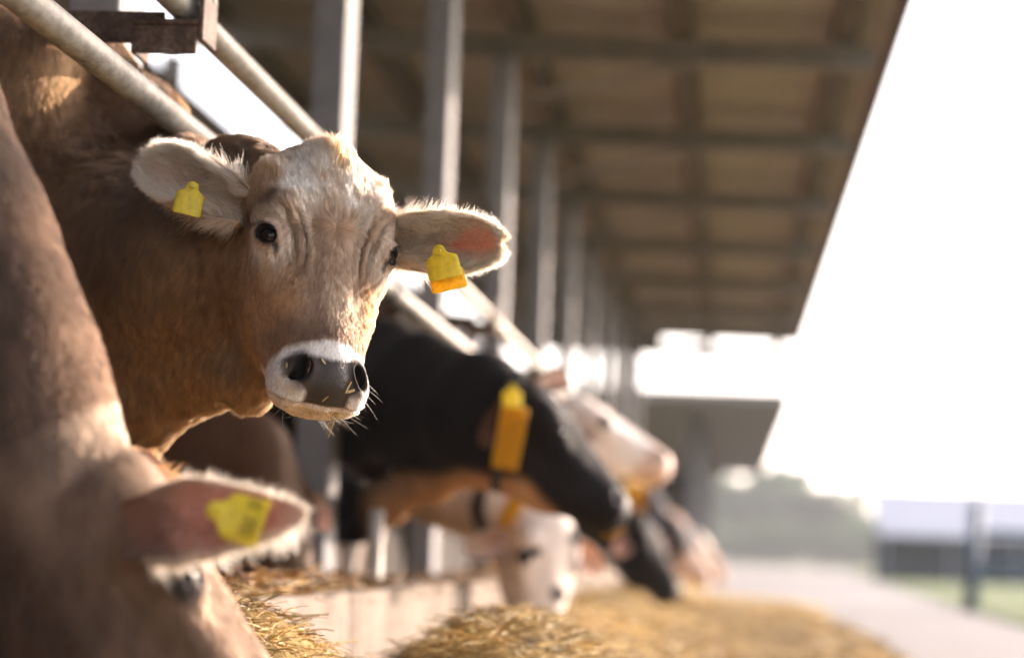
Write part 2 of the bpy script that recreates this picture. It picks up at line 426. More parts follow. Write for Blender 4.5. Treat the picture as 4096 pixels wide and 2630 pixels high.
def pad_mask(q):
    x = np.abs(q[:, 0]); y = q[:, 1]; z = q[:, 2]
    top = -0.209-0.004*np.exp(-(x/0.014)**2)
    m = sstep(top+0.007, top-0.007, y)*sstep(-0.078, -0.062, z)
    side = 0.080-0.038*sstep(-0.240, -0.274, y)
    m *= sstep(side+0.006, side-0.007, x)
    zm = np.interp(y, [-.2865, -.2850, -.2746, -.255, -.22], [-.029, -.031, -.0480, -.074, -.092])
    return m*sstep(zm, zm+.003, z)
def fur_object(name, parent, P, D, N, L, rad, col, mat, bend=0.5, lift=0.35, npt=4, jitter=0.18, clump=0.0, clump_n=0, seed=1):
    """hair curves: roots P, comb direction D, normals N, lengths L, colours per hair"""
    rng = np.random.default_rng(seed)
    n = len(P)
    D = D-N*(D*N).sum(1, keepdims=True)
    D = D/np.maximum(np.linalg.norm(D, axis=1, keepdims=True), 1e-6)
    B = np.cross(N, D)
    sw = vnoise(P, 55, 21)*0.35+vnoise(P, 160, 22)*0.25
    D = D+B*(sw[:, None]+rng.normal(0, jitter, (n, 1)))
    D /= np.linalg.norm(D, axis=1, keepdims=True)
    li = (lift*(1+rng.normal(0, 0.35, n))*(1+0.5*vnoise(P, 90, 23)))[:, None]
    pts = np.zeros((n, npt, 3))
    for k in range(npt):
        t = k/(npt-1)
        pts[:, k] = P+D*(L[:, None]*t)+N*(L[:, None]*(li*t-bend*li*t*t))
    if clump > 0 and clump_n > 0:
        from mathutils.kdtree import KDTree
        g = rng.choice(n, min(clump_n, n), replace=False)
        kd = KDTree(len(g))
        for i, k in enumerate(g): kd.insert(P[k], i)
        kd.balance()
        own = np.array([g[kd.find(p)[1]] for p in P])
        for k in range(1, npt):
            t = k/(npt-1)
            pts[:, k] += (pts[own, k]-pts[:, k])*(clump*t*rng.uniform(0.3, 1.0, n))[:, None]
    hc = bpy.data.hair_curves.new(name)
    hc.add_curves([npt]*n)
    off = np.array(world_loc(parent)) if parent is not None else 0
    hc.points.foreach_set('position', (pts-off).astype(np.float32).ravel())
    r = np.repeat(np.asarray(rad, np.float32)*np.ones(n, np.float32), npt).reshape(n, npt)*np.linspace(1, 0.25, npt, dtype=np.float32)
    a = hc.attributes.get('radius') or hc.attributes.new('radius', 'FLOAT', 'POINT')
    a.data.foreach_set('value', r.astype(np.float32).ravel())
    c = np.ones((n, 4), np.float32); c[:, :3] = np.clip(np.asarray(col)**1.2, 0, 0.96)
    a = hc.attributes.new('coat', 'FLOAT_COLOR', 'CURVE'); a.data.foreach_set('color', c.ravel())
    hc.materials.append(mat)
    o = bpy.data.objects.new(name, hc)
    return link(o, parent)
def sample_mesh(v, f, dens, rng, weight=None):
    """random points on quads: returns points, face index, bilinear weights"""
    a, b, c, d = v[f[:, 0]], v[f[:, 1]], v[f[:, 2]], v[f[:, 3]]
    ar = 0.5*np.linalg.norm(np.cross(c-a, d-b), axis=1)
    ex = ar*dens*(1 if weight is None else weight)
    cnt = np.floor(ex+rng.random(len(ex))).astype(int)
    fi = np.repeat(np.arange(len(f)), cnt)
    s, t = rng.random(len(fi))[:, None], rng.random(len(fi))[:, None]
    w = np.concatenate([(1-s)*(1-t), s*(1-t), s*t, (1-s)*t], 1)
    P = sum(v[f[fi, k]]*w[:, k:k+1] for k in range(4))
    return P, fi, w
def interp(at_v, f, fi, w):
    if at_v.ndim == 1: return sum(at_v[f[fi, k]]*w[:, k] for k in range(4))
    return sum(at_v[f[fi, k]]*w[:, k:k+1] for k in range(4))
def set_attr(me, name, val, typ='FLOAT'):
    a = me.attributes.new(name, typ, 'POINT')
    if typ == 'FLOAT': a.data.foreach_set('value', np.asarray(val, np.float32))
    else:
        c = np.ones((len(val), 4), np.float32); c[:, :3] = val
        a.data.foreach_set('color', c.ravel())
class NT:
    """tiny node-tree helper"""
    def __init__(s, name):
        s.m = bpy.data.materials.new(name); s.m.use_nodes = True; s.t = s.m.node_tree
        s.b = s.t.nodes['Principled BSDF']; s.out = s.t.nodes['Material Output']
    def n(s, typ, **kw):
        o = s.t.nodes.new(typ)
        for k, v in kw.items():
            if hasattr(o, k): setattr(o, k, v)
            else: o.inputs[k.replace('_', ' ')].default_value = v
        return o
    def l(s, a, b): s.t.links.new(a, b)
    def attr(s, name): return s.n('ShaderNodeAttribute', attribute_name=name)
    def noise(s, scale, detail=4, rough=0.55, vec=None):
        o = s.n('ShaderNodeTexNoise'); o.inputs['Scale'].default_value = scale; o.inputs['Detail'].default_value = detail; o.inputs['Roughness'].default_value = rough
        s.l(vec if vec is not None else s.coord('Object'), o.inputs['Vector']); return o
    def coord(s, which='Object'):
        if not hasattr(s, 'tc'): s.tc = s.n('ShaderNodeTexCoord')
        return s.tc.outputs[which]
    def ramp(s, fac, stops):
        r = s.n('ShaderNodeValToRGB'); e = r.color_ramp.elements
        while len(e) < len(stops): e.new(0.5)
        for k, (p, c) in zip(e, stops): k.position = p; k.color = (*c[:3], 1)
        s.l(fac, r.inputs[0]); return r.outputs[0]
    def bump(s, h, strength=0.3, dist=0.01):
        b = s.n('ShaderNodeBump'); b.inputs['Strength'].default_value = strength; b.inputs['Distance'].default_value = dist
        s.l(h, b.inputs['Height']); s.l(b.outputs[0], s.b.inputs['Normal']); return b
    def set(s, **kw):
        for k, v in kw.items(): s.b.inputs[k.replace('_', ' ')].default_value = v
        return s
def make_hide_mat():
    t = NT('cow_hide')
    a = t.attr('coat'); t.l(a.outputs['Color'], t.b.inputs['Base Color'])
    g = t.attr('wet'); e = t.attr('thin')
    mr = t.n('ShaderNodeMapRange'); mr.inputs['To Min'].default_value = 0.75; mr.inputs['To Max'].default_value = 0.34
    t.l(g.outputs['Fac'], mr.inputs['Value']); t.l(mr.outputs[0], t.b.inputs['Roughness'])
    sp = t.n('ShaderNodeMapRange'); sp.inputs['To Min'].default_value = 0.15; sp.inputs['To Max'].default_value = 0.32
    t.l(g.outputs['Fac'], sp.inputs['Value']); t.l(sp.outputs[0], t.b.inputs['Specular IOR Level'])
    w = t.n('ShaderNodeTexVoronoi', feature='DISTANCE_TO_EDGE'); w.inputs['Scale'].default_value = 300
    no = t.noise(60, 3)
    mx = t.n('ShaderNodeVectorMath', operation='MULTIPLY_ADD'); mx.inputs[1].default_value = (0.006, 0.006, 0.006)
    t.l(no.outputs['Color'], mx.inputs[0]); t.l(t.coord('Object'), mx.inputs[2]); t.l(mx.outputs[0], w.inputs['Vector'])
    mu = t.n('ShaderNodeMath', operation='MULTIPLY'); t.l(w.outputs['Distance'], mu.inputs[0]); t.l(g.outputs['Fac'], mu.inputs[1])
    t.bump(mu.outputs[0], 0.42, 0.003)
    tr = t.n('ShaderNodeBsdfTranslucent'); hs = t.n('ShaderNodeMix', data_type='RGBA', blend_type='MULTIPLY')
    hs.inputs['Factor'].default_value = 1.0; hs.inputs[7].default_value = (1.0, 0.52, 0.38, 1)
    t.l(a.outputs['Color'], hs.inputs[6]); t.l(hs.outputs[2], tr.inputs['Color'])
    mix = t.n('ShaderNodeMixShader'); t.l(e.outputs['Fac'], mix.inputs[0]); t.l(t.b.outputs[0], mix.inputs[1]); t.l(tr.outputs[0], mix.inputs[2])
    t.l(mix.outputs[0], t.out.inputs['Surface'])
    return t.m
def make_fur_mat(name='cow_fur', rough=0.6):
    m = bpy.data.materials.new(name); m.use_nodes = True; t = m.node_tree
    t.nodes.remove(t.nodes['Principled BSDF'])
    h = t.nodes.new('ShaderNodeBsdfHairPrincipled'); h.parametrization = 'COLOR'
    a = t.nodes.new('ShaderNodeAttribute'); a.attribute_name = 'coat'
    t.links.new(a.outputs['Color'], h.inputs['Color'])
    h.inputs['Roughness'].default_value = rough; h.inputs['Radial Roughness'].default_value = 0.8
    if 'Random Roughness' in h.inputs: h.inputs['Random Roughness'].default_value = 0.3
    t.links.new(h.outputs[0], t.nodes['Material Output'].inputs['Surface'])
    return m
HIDE = make_hide_mat(); FUR = make_fur_mat()
def make_eye_mat():
    t = NT('cow_eye'); t.set(Base_Color=(0.010, 0.007, 0.006, 1), Roughness=0.05, Specular_IOR_Level=0.28)
    return t.m
EYE_MAT = make_eye_mat()

# ------------------------------------------------------------------ the brown cow looking into the camera
MAIN_R = hrot(-17.81, 32.45, -5.37); MAIN_T = np.array([-0.7058, 4.1546, 1.0226])
def chain_pts(lst, R, T, sc=1.0):
    out = []
    for p in lst:
        if p[0] == 'h': out.append((*(R@(np.array(p[1:4])*sc)+T), p[4]*sc))
        elif p[0] == 'w': out.append(tuple(p[1:]))
        else: out.append((*at(p[0], p[1], p[2]), p[3]))
    return out
MAIN_CHAINS = [chain_pts(c, MAIN_R, MAIN_T) for c in [
    [('h', 0, .03, -.16, .085), (470, 650, 4.46, .15), (300, 620, 4.60, .19), (120, 600, 4.76, .23), (-200, 560, 4.86, .28), (-700, 540, 4.9, .34), (-1300, 540, 4.95, .35)],
    [('h', 0, .155, -.11, .05), (560, 402, 4.46, .050), (450, 445, 4.70, .07), (300, 320, 4.86, .11), (150, 205, 4.95, .13), (-300, 110, 4.9, .14), (-1300, 130, 4.95, .14)],
    [('h', 0, -.13, -.13, .035), (590, 890, 4.33, .034), (500, 888, 4.42, .034), (420, 905, 4.48, .04), (330, 970, 4.55, .05), (240, 1060, 4.65, .08), (60, 1160, 4.8, .12), (-300, 1100, 4.9, .16)],
    [(-10, 200, 4.70, .16), (-40, 430, 4.70, .19), (-80, 700, 4.75, .18)],
    [(330, 780, 4.6, .14), (150, 850, 4.78, .17), (-150, 900, 4.86, .2), (-500, 800, 4.9, .3)]]]
def leg_chains(xs, y, ztop=.95, z0=.1): return [[(x, y+s*.15, ztop, .11), (x+.02, y+s*.14, z0+.45, .06), (x, y+s*.14, z0+.08, .043), (x+.03, y+s*.14, z0+.03, .05)] for x in xs for s in (-1, 1)]
MAIN_CHAINS += leg_chains((-1.78, -2.55), 4.88)
EAR_W = ([-.15, 0, .15, .35, .55, .75, .9, .97, 1], [.030, .036, .043, .050, .052, .046, .034, .021, .008])
EAR_P = ([-.15, 0, .2, .45, .75, 1], [250, 220, 175, 135, 100, 60])
EARS = [(at(570, 494, 4.23), at(336, 376, 4.30), (0.35, -1, -0.05)), (at(926, 558, 4.32), at(1174, 570, 4.27), (-0.15, -1, -0.25))]
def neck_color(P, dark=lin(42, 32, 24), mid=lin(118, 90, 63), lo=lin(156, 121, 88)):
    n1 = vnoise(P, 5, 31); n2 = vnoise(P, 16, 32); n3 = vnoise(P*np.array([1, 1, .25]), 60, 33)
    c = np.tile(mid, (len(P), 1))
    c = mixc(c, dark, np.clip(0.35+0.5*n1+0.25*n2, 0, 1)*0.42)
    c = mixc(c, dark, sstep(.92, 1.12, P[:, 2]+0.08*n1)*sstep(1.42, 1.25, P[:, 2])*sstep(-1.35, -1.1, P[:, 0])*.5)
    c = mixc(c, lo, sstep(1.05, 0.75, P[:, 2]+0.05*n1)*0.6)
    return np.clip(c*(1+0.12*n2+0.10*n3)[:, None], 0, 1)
def ear_color(info, P, pink, pale, back, root=None):
    s, u, ins = info[:, 0], info[:, 1], info[:, 2]
    n = vnoise(P, 45, 41)
    c = np.tile(pink, (len(P), 1))
    c = mixc(c, pink*np.array([.72, .52, .42]), np.exp(-((u+.1)/.3)**2-((s-.42)/.2)**2)*.8)  # middle of the hollow shaded in the colour for depth
    c = mixc(c, pale, np.clip(np.abs(u)**3+0.25*n+0.9*sstep(.35, 0.0, s)+0.7*sstep(.85, 1.0, s), 0, 1))
    c = c*(1+.16*vnoise(np.stack([s*3, u*16, 0*s], -1), 2.2, 42)+.10*vnoise(P, 120, 43))[:, None]
    if root is not None: c = mixc(c, root, sstep(.30, .02, s+.06*n))
    return np.where(ins[:, None] > .5, c, back)
def head_comb(q):
    """direction the hair lies in, head-local"""
    x, y, z = q.T
    up = sstep(0.005, 0.055, y)
    d = np.stack([np.sign(x)*(0.25+2.2*np.abs(x))*(0.5+0.9*np.exp(-((y-0.02)/0.05)**2)), -1+2*up, -0.2-0*z], -1)
    low = sstep(-0.15, -0.2, y)
    d[:, 0] += low*x*6
    bk = sstep(-0.06, -0.12, z)
    d = d*(1-bk[:, None])+np.array([0, -0.8, -0.5])[None]*bk[:, None]
    return d
def build_main_cow():
    rng = np.random.default_rng(7)
    R, T = MAIN_R, MAIN_T
    root = empty('cow', (-1.9, 5.0, 0.1))
    tag(root, 'brown cow with pale forehead and two yellow ear tags looking straight at the viewer', 'cow', 'cows feeding along the barrier')
    v, f = cow_mesh(R, T, 1.0, MAIN_CHAINS, 0.0028, 0.012)
    v = sculpt_head(v, f, R, T, 1.0)
    # loose skin of the neck: shallow upright folds behind the head
    q = (v-T)@R; n = vnormals(v, f)
    nk = sstep(-.17, -.24, q[:, 2])*sstep(-1.45, -1.2, v[:, 0])
    v = v+n*((.0045*vnoise(v*np.array([1, 1, .16]), 34, 55)+.0035*vnoise(v*np.array([1, 1, .25]), 70, 56)+.004*vnoise(v, 9, 57))*nk)[:, None]
    nb = len(v)
    q = (v-T)@R
    n = vnormals(v, f)
    wh = sstep(-0.15, -0.09, q[:, 2]+0.25*np.maximum(-q[:, 1]-0.02, 0))*(np.abs(q[:, 0]) < 0.2)*(q[:, 1] < 0.26)*(q[:, 1] > -0.36)
    wh = np.maximum(wh, sstep(-0.14, -0.18, q[:, 1])*(np.abs(q[:, 0]) < 0.1)*(q[:, 2] > -.16)*(q[:, 1] > -0.36))
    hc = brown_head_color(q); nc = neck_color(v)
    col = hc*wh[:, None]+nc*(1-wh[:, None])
    wet = pad_mask(q)*wh*sstep(1.05, 1.7, np.sqrt(((np.abs(q[:, 0])-0.0525)/0.0155)**2+((q[:, 1]+0.233)/0.0235)**2)); thin = np.zeros(nb)
    comb = head_comb(q)@R.T
    ncomb = np.tile(np.array([-0.35, 0.1, -1.0]), (nb, 1))+0.3*np.stack([vnoise(v, 6, 51), vnoise(v, 6, 52), vnoise(v, 6, 53)], -1)
    comb = comb*wh[:, None]+ncomb*(1-wh[:, None])
    parts_v, parts_f, cols, wets, thins = [v], [f], [col], [wet], [thin]
    ears = []
    base = nb
    for k, (b, t, fc) in enumerate(EARS):
        ev, ef, info, fr = ear_grid(b, t, fc, EAR_W, EAR_P)
        ec = ear_color(info, ev, lin(228, 140, 116) if k == 0 else lin(226, 128, 96), lin(232, 190, 156), lin(150, 112, 78), lin(150, 120, 96))
        parts_v.append(ev); parts_f.append(ef+base); cols.append(ec); wets.append(np.zeros(len(ev))); thins.append(0.45*sstep(.08, .4, info[:, 0]))
        ears.append((ev, ef, info, fr, ec)); base += len(ev)
    V = np.concatenate(parts_v); F = np.concatenate(parts_f)
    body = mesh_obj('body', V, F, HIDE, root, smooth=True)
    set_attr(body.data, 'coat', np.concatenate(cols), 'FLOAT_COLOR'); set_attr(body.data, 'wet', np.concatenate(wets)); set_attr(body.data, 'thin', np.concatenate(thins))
    # eyes
    for s in (-1, 1):
        c = EYE*np.array([s, 1, 1])-np.array([s*.004, 0.0005, .001])
        ev, ef = uv_sphere(c, (.0208, .0200, .0205))
        mesh_obj('eye', ev@R.T+T, ef, EYE_MAT, root, smooth=True)
    # fur on the body: dense on the head and the near side of the neck
    fcen = (v[f[:, 0]]+v[f[:, 2]])/2
    fq = (fcen-T)@R
    fnrm = vnormals_face(v, f)
    view = (np.array([0, 0, CAM_H])-fcen); view /= np.linalg.norm(view, axis=1, keepdims=True)
    facing = (fnrm*view).sum(1)
    whf = wh[f[:, 0]]
    x_img = fcen[:, 0]
    wgt = np.where(whf > 0.5, 1.0, 0.42)*(facing > -0.35)*(x_img > -1.9)
    padf = np.maximum(pad_mask(fq), sstep(1.3, 1.05, np.sqrt(((np.abs(fq[:, 0])-0.0525)/0.0155)**2+((fq[:, 1]+0.233)/0.0235)**2))*(fq[:, 2] > -.06))
    eq = (np.stack([np.abs(fq[:, 0]), fq[:, 1], fq[:, 2]], -1)-EYE-EYE_OUT*.012)@EYE_R
    de = np.sqrt((eq[:, 0]/1.25)**2+eq[:, 1]**2+eq[:, 2]**2)
    wgt = wgt*np.where(whf > 0.5, (1-padf)*(de > 0.0185), 1)
    P, fi, w = sample_mesh(v, f, 1.15e6*FUR_Q, rng, wgt)
    N = interp(n, f, fi, w); N /= np.linalg.norm(N, axis=1, keepdims=True)
    D = interp(comb, f, fi, w); H = interp(wh, f, fi, w); Q = (P-T)@R
    C = interp(col, f, fi, w)
    L = 0.0115+0.004*rng.random(len(P))
    tuft = np.exp(-(Q[:, 0]/0.045)**2-((Q[:, 1]-0.185)/0.035)**2)*H
    L = L*(1+1.6*tuft)+0.006*np.exp(-((Q[:, 1]-0.04)/0.05)**2-(Q[:, 0]/0.05)**2)*H
    L = np.where(Q[:, 1] < -0.17, L*(0.45+0.55*(1-H)), L)
    dE = np.sqrt(((np.stack([np.abs(Q[:, 0]), Q[:, 1], Q[:, 2]], -1)-EYE)**2).sum(-1))
    L = L*np.where(H > .5, 0.3+0.7*sstep(0.028, 0.055, dE), 1)
    temple = np.exp(-((np.abs(Q[:, 0])-.105)/.02)**2-((Q[:, 1]-.125)/.035)**2)*H
    L = L+.016*temple*rng.random(len(P))
    und = sstep(-0.5, -0.9, N[:, 2])*(1-H)
    L = L*(1+0.8*und)+0.004*(1-H)
    C = C*(0.62+0.76*rng.random(len(P))**1.3)[:, None]*np.clip(1+.26*vnoise(Q*np.array([1, .3, 1]), 420, 91)*(Q[:, 1] > -.185)+.20*vnoise(Q*np.array([1, .35, 1]), 190, 92)+(1-H)*.34*vnoise(P*np.array([1, 1, .3]), 150, 93), .3, 1.7)[:, None]
    lift = 0.34+0.5*tuft+.7*temple
    fur_object('fur', root, P, D, N, L, 0.00027, C, FUR, lift=lift, clump=0.7, clump_n=len(P)//12, seed=3)
    # ear fur
    for k, (ev, ef, info, (e1, e2, e3), ec) in enumerate(ears):
        en = vnormals(ev, ef)
        m = ef[:, 0] < len(info)
        fs = info[ef[:, 0], 0]; fu = np.abs(info[ef[:, 0], 1])
        wg = np.where(info[ef[:, 0], 2] > .5, 0.55+0.6*fu**3+1.1*sstep(.75, .15, fs), .30 if k else .8)*(fs > -0.1)
        wg = wg*np.where(info[ef[:, 0], 2] > .5, 1-.75*np.exp(-((info[ef[:, 0], 1]+.1)/.25)**2-((fs-.45)/.2)**2), 1)
        wg = np.where(fu > 0.9, 2.2, wg)*np.where(fs > .95, 2.0, 1)
        P, fi, w = sample_mesh(ev, ef, 0.95e6*FUR_Q, rng, wg)
        N = interp(en, ef, fi, w); N /= np.linalg.norm(N, axis=1, keepdims=True)
        s = interp(info[:, 0], ef, fi, w); u = interp(info[:, 1], ef, fi, w); ins = interp(info[:, 2], ef, fi, w)
        C = interp(ec, ef, fi, w)
        pale = lin(252, 206, 178)
        C = mixc(C, pale, np.where(ins > .5, 0.45+0.4*np.abs(u), np.abs(u)**4*.8))
        edge = sstep(0.8, 1.0, np.abs(u))+sstep(0.93, 1.0, s)
        upd = -1.0 if k == 0 else 1.0        # which way is up across the ear
        D = e1[None]*(0.9-0.4*edge)[:, None]+e2[None]*(u*(0.05+1.0*edge))[:, None]+e3[None]*(0.25*edge)[:, None]
        D = np.where((ins > .5)[:, None], D, e1[None]*0.9+e2[None]*0.3*u[:, None])
        sw = np.where(ins > .5, sstep(.75, .2, s)*sstep(-.5, .5, u*upd), 0)
        D = D-e2[None]*(upd*0.75*sw)[:, None]
        L = np.where(ins > .5, 0.016+0.018*sstep(.7, .15, s), 0.012)*(0.5+0.9*rng.random(len(P)))+0.003*edge*rng.random(len(P))
        N2 = N+(e2[None]*np.sign(u)[:, None]*0.8*edge[:, None]); N2 /= np.linalg.norm(N2, axis=1, keepdims=True)
        C = mixc(C, lin(120, 88, 62), (rng.random(len(P)) < .14)*np.where(ins > .5, .8, .5)*sstep(.9, .3, s))
        C = C*(0.80+0.5*rng.random(len(P)))[:, None]
        fur_object('ear_fur', root, P, D, N2, L, 0.00027, C, FUR, lift=np.where(ins > .5, 0.85, 0.42)+0.1*edge, clump=0.5, clump_n=len(P)//8, jitter=0.22, seed=5+k)
    # whiskers, chin hair and lashes
    k = np.where((q[:, 1] < -.195) & (np.abs(q[:, 0]) < .1) & (q[:, 2] > -.12) & (pad_mask(q) < .1) & (q[:, 1] > -.3) & (np.arange(len(q)) < nb))[0]
    k = rng.choice(k, 80, replace=False); low = sstep(-.25, -.285, q[k, 1])
    P = v[k]; D = (np.stack([np.sign(q[k, 0])*1.0, -.9-0*k, .25+0*k], -1)@R.T)
    L = rng.uniform(.012, .042, len(k))*(.6+.4*low)
    C = np.where((rng.random(len(k)) < .6)[:, None], lin(232, 214, 184), lin(96, 70, 50))
    fur_object('whiskers', root, P, D, n[k], L, .00014, C, FUR, lift=.9, bend=.12, npt=5, jitter=.55, seed=21)
    for s_ in (-1, 1):
        t = np.linspace(-.55, 1.0, 90); lc = np.stack([.0215*np.sin(t*1.45), .0155*np.cos(t*1.45), .017-.004*t*t], -1)
        Pl = EYE+lc@EYE_R.T; Dl = (EYE_OUT*.8+EYE_SIDE*.75)[None]+EYE_UP[None]*(-.35+.2*rng.normal(0, 1, (90, 1)))+EYE_SIDE[None]*(t*.5)[:, None]
        Pl = Pl*np.array([s_, 1, 1]); Dl = Dl*np.array([s_, 1, 1]); Nl = np.tile(EYE_UP*np.array([s_, 1, 1]), (90, 1))
        fur_object('eyelashes', root, Pl@R.T+T, Dl@R.T, Nl@R.T, rng.uniform(.010, .021, 90), .00032, np.tile(lin(24, 19, 17), (90, 1)), FUR, lift=.15, jitter=.12, seed=23)
    global MAIN_SURF
    MAIN_SURF = (v, n)
    return root
def on_cow(u, w, out=.002):
    """nearest front point of the cow's skin seen at photo point (u, w)"""
    v, n = MAIN_SURF
    c = (v-np.array([0, 0, CAM_H]))@np.array(C2W)
    pu = 1199+_F*c[:, 0]/-c[:, 2]; pv = 770-_F*c[:, 1]/-c[:, 2]
    k = np.where(np.hypot(pu-u, pv-w) < 7)[0]
    k = k[(-c[k, 2]) < (-c[k, 2]).min()+.02]; i = k[np.hypot(pu[k]-u, pv[k]-w).argmin()]
    return v[i]+n[i]*out, n[i]
def uv_sphere(c, r, ns=32, nr=16):
    V = []; Fc = []
    for i in range(nr+1):
        a = math.pi*(0.001+0.998*i/nr)
        for j in range(ns):
            b = 2*math.pi*j/ns
            V.append((c[0]+r[0]*math.sin(a)*math.cos(b), c[1]+r[1]*math.cos(a), c[2]+r[2]*math.sin(a)*math.sin(b)))
    for i in range(nr):
        for j in range(ns):
            Fc.append((i*ns+j, (i+1)*ns+j, (i+1)*ns+(j+1) % ns, i*ns+(j+1) % ns)[::-1])
    return np.array(V), np.array(Fc)
def vnormals_face(v, f):
    n = np.cross(v[f[:, 2]]-v[f[:, 0]], v[f[:, 3]]-v[f[:, 1]])
    return n/np.maximum(np.linalg.norm(n, axis=1, keepdims=True), 1e-12)
FUR_Q = 1.0

# ------------------------------------------------------------------ materials of the place
def surf(name, stops, scale, rough=0.8, bump=0.3, bdist=0.01, detail=6, metallic=0.0, scale2=None, stretch=None, spec=0.4):
    t = NT(name); vec = t.coord('Object')
    if stretch:
        mp = t.n('ShaderNodeMapping'); mp.inputs['Scale'].default_value = stretch; t.l(vec, mp.inputs['Vector']); vec = mp.outputs[0]
    a = t.noise(scale, detail, 0.6, vec); fac = a.outputs['Fac']
    if scale2:
        b = t.noise(scale2, 5, 0.6, vec); mx = t.n('ShaderNodeMix', data_type='FLOAT'); mx.inputs[0].default_value = 0.45
        t.l(fac, mx.inputs[2]); t.l(b.outputs['Fac'], mx.inputs[3]); fac = mx.outputs[0]
    t.l(t.ramp(fac, stops), t.b.inputs['Base Color'])
    t.set(Roughness=rough, Metallic=metallic, Specular_IOR_Level=spec)
    if bump: t.bump(fac, bump, bdist)
    return t.m
M = {}
M['concrete'] = surf('concrete', [(.36, (.085, .060, .040)), (.47, (.155, .118, .086)), (.62, (.225, .18, .14))], 5, .9, .5, .01, scale2=40)
M['steel'] = surf('galvanised_steel', [(.3, (.155, .155, .165)), (.55, (.21, .21, .22)), (.75, (.27, .27, .275))], 9, .7, .08, .002, metallic=.1, scale2=60)
M['pipe'] = surf('weathered_pipe', [(.28, (.11, .095, .078)), (.42, (.27, .245, .215)), (.56, (.42, .39, .345)), (.8, (.54, .51, .46))], 14, .5, .12, .002, metallic=.15, scale2=70, stretch=(1, .35, 1))
M['rust'] = surf('rusty_steel', [(.3, (.035, .022, .016)), (.48, (.085, .05, .034)), (.62, (.17, .115, .085)), (.8, (.30, .25, .22))], 26, .8, .5, .004, scale2=90)
M['roof_sheet'] = surf('fibre_cement_sheet', [(.3, (.27, .24, .22)), (.55, (.37, .33, .30)), (.8, (.46, .42, .385))], 2.2, .9, .15, .01, scale2=14)
M['timber'] = surf('dark_timber', [(.3, (.07, .052, .042)), (.6, (.12, .092, .075)), (.8, (.16, .125, .10))], 5, .85, .3, .01, stretch=(4, .4, 4))
M['beam'] = surf('rafter_steel', [(.3, (.17, .155, .14)), (.6, (.23, .21, .195)), (.8, (.29, .27, .25))], 5, .7, .1, .004)
M['board'] = surf('stained_boards', [(.3, (.035, .027, .02)), (.6, (.07, .052, .038)), (.8, (.11, .08, .06))], 6, .9, .4, .01, stretch=(1, 1, .2))
M['rubber'] = surf('black_rubber', [(.3, (.012, .012, .012)), (.7, (.03, .03, .03))], 20, .6, .2, .003)
M['road'] = surf('pale_concrete_road', [(.3, (.16, .148, .143)), (.5, (.21, .198, .193)), (.75, (.26, .245, .24))], 1.6, .9, .3, .01, scale2=25)
M['ground'] = surf('soil', [(.3, (.10, .085, .05)), (.5, (.15, .14, .07)), (.75, (.20, .19, .09))], 1.1, .95, .5, .02, scale2=12)
M['grass'] = surf('grass_turf', [(.3, (.03, .065, .006)), (.5, (.055, .10, .009)), (.75, (.09, .135, .014))], 1.3, .95, .5, .02, scale2=16)
M['straw'] = surf('feed_straw', [(.25, (.08, .05, .017)), (.42, (.30, .19, .06)), (.6, (.56, .38, .14)), (.8, (.72, .53, .24))], 38, .9, 1.0, .02, scale2=150)
M['floor'] = surf('barn_floor', [(.3, (.04, .033, .026)), (.6, (.075, .062, .05)), (.8, (.11, .09, .07))], 4, .85, .5, .01, scale2=30)
M['white_metal'] = surf('white_cladding', [(.3, (.30, .32, .36)), (.7, (.38, .40, .45))], 2, .6, .05, .004)
M['dark_wall'] = surf('dark_cladding', [(.3, (.03, .04, .045)), (.7, (.06, .075, .08))], 3, .8, .1, .01)
M['blue_steel'] = surf('blue_painted_steel', [(.3, (.07, .11, .16)), (.7, (.12, .17, .23))], 6, .55, .08, .003)
M['bark'] = surf('bark', [(.3, (.05, .04, .03)), (.7, (.12, .10, .08))], 12, .9, .6, .02)

def box(lo, hi):
    (a, b, c), (d, e, f) = lo, hi
    v = [(a, b, c), (d, b, c), (d, e, c), (a, e, c), (a, b, f), (d, b, f), (d, e, f), (a, e, f)]
    return v, [(0, 3, 2, 1), (4, 5, 6, 7), (0, 1, 5, 4), (1, 2, 6, 5), (2, 3, 7, 6), (3, 0, 4, 7)]
class MB:
    """collects simple solids into one mesh"""
    def __init__(s): s.v, s.f = [], []
    def add(s, v, f):
        o = len(s.v); s.v += [tuple(p) for p in v]; s.f += [tuple(i+o for i in q) for q in f]; return s
    def box(s, lo, hi): return s.add(*box(lo, hi))
    def tube(s, a, b, ra, rb=None, n=14, caps=True):
        rb = ra if rb is None else rb
        a = Vector(a); b = Vector(b); d = (b-a).normalized()
        u = d.orthogonal().normalized(); w = d.cross(u)
        v = []
        for p, r in ((a, ra), (b, rb)):
            for k in range(n):
                t = 2*math.pi*k/n; v.append(p+u*(r*math.cos(t))+w*(r*math.sin(t)))
        f = [(k, (k+1) % n, n+(k+1) % n, n+k) for k in range(n)]
        if caps: f += [tuple(range(n))[::-1], tuple(range(n, 2*n))]
        return s.add(v, f)
    def build(s, name, mat, parent=None, smooth=False, bevel=0.0):
        o = mesh_obj(name, np.array(s.v), s.f, mat, parent)
        if smooth:
            me = o.data
            me.polygons.foreach_set('use_smooth', np.array([len(p.vertices) == 4 for p in me.polygons]))
        if bevel:
            m = o.modifiers.new('bevel', 'BEVEL'); m.width = bevel; m.segments = 2; m.limit_method = 'ANGLE'
        return o
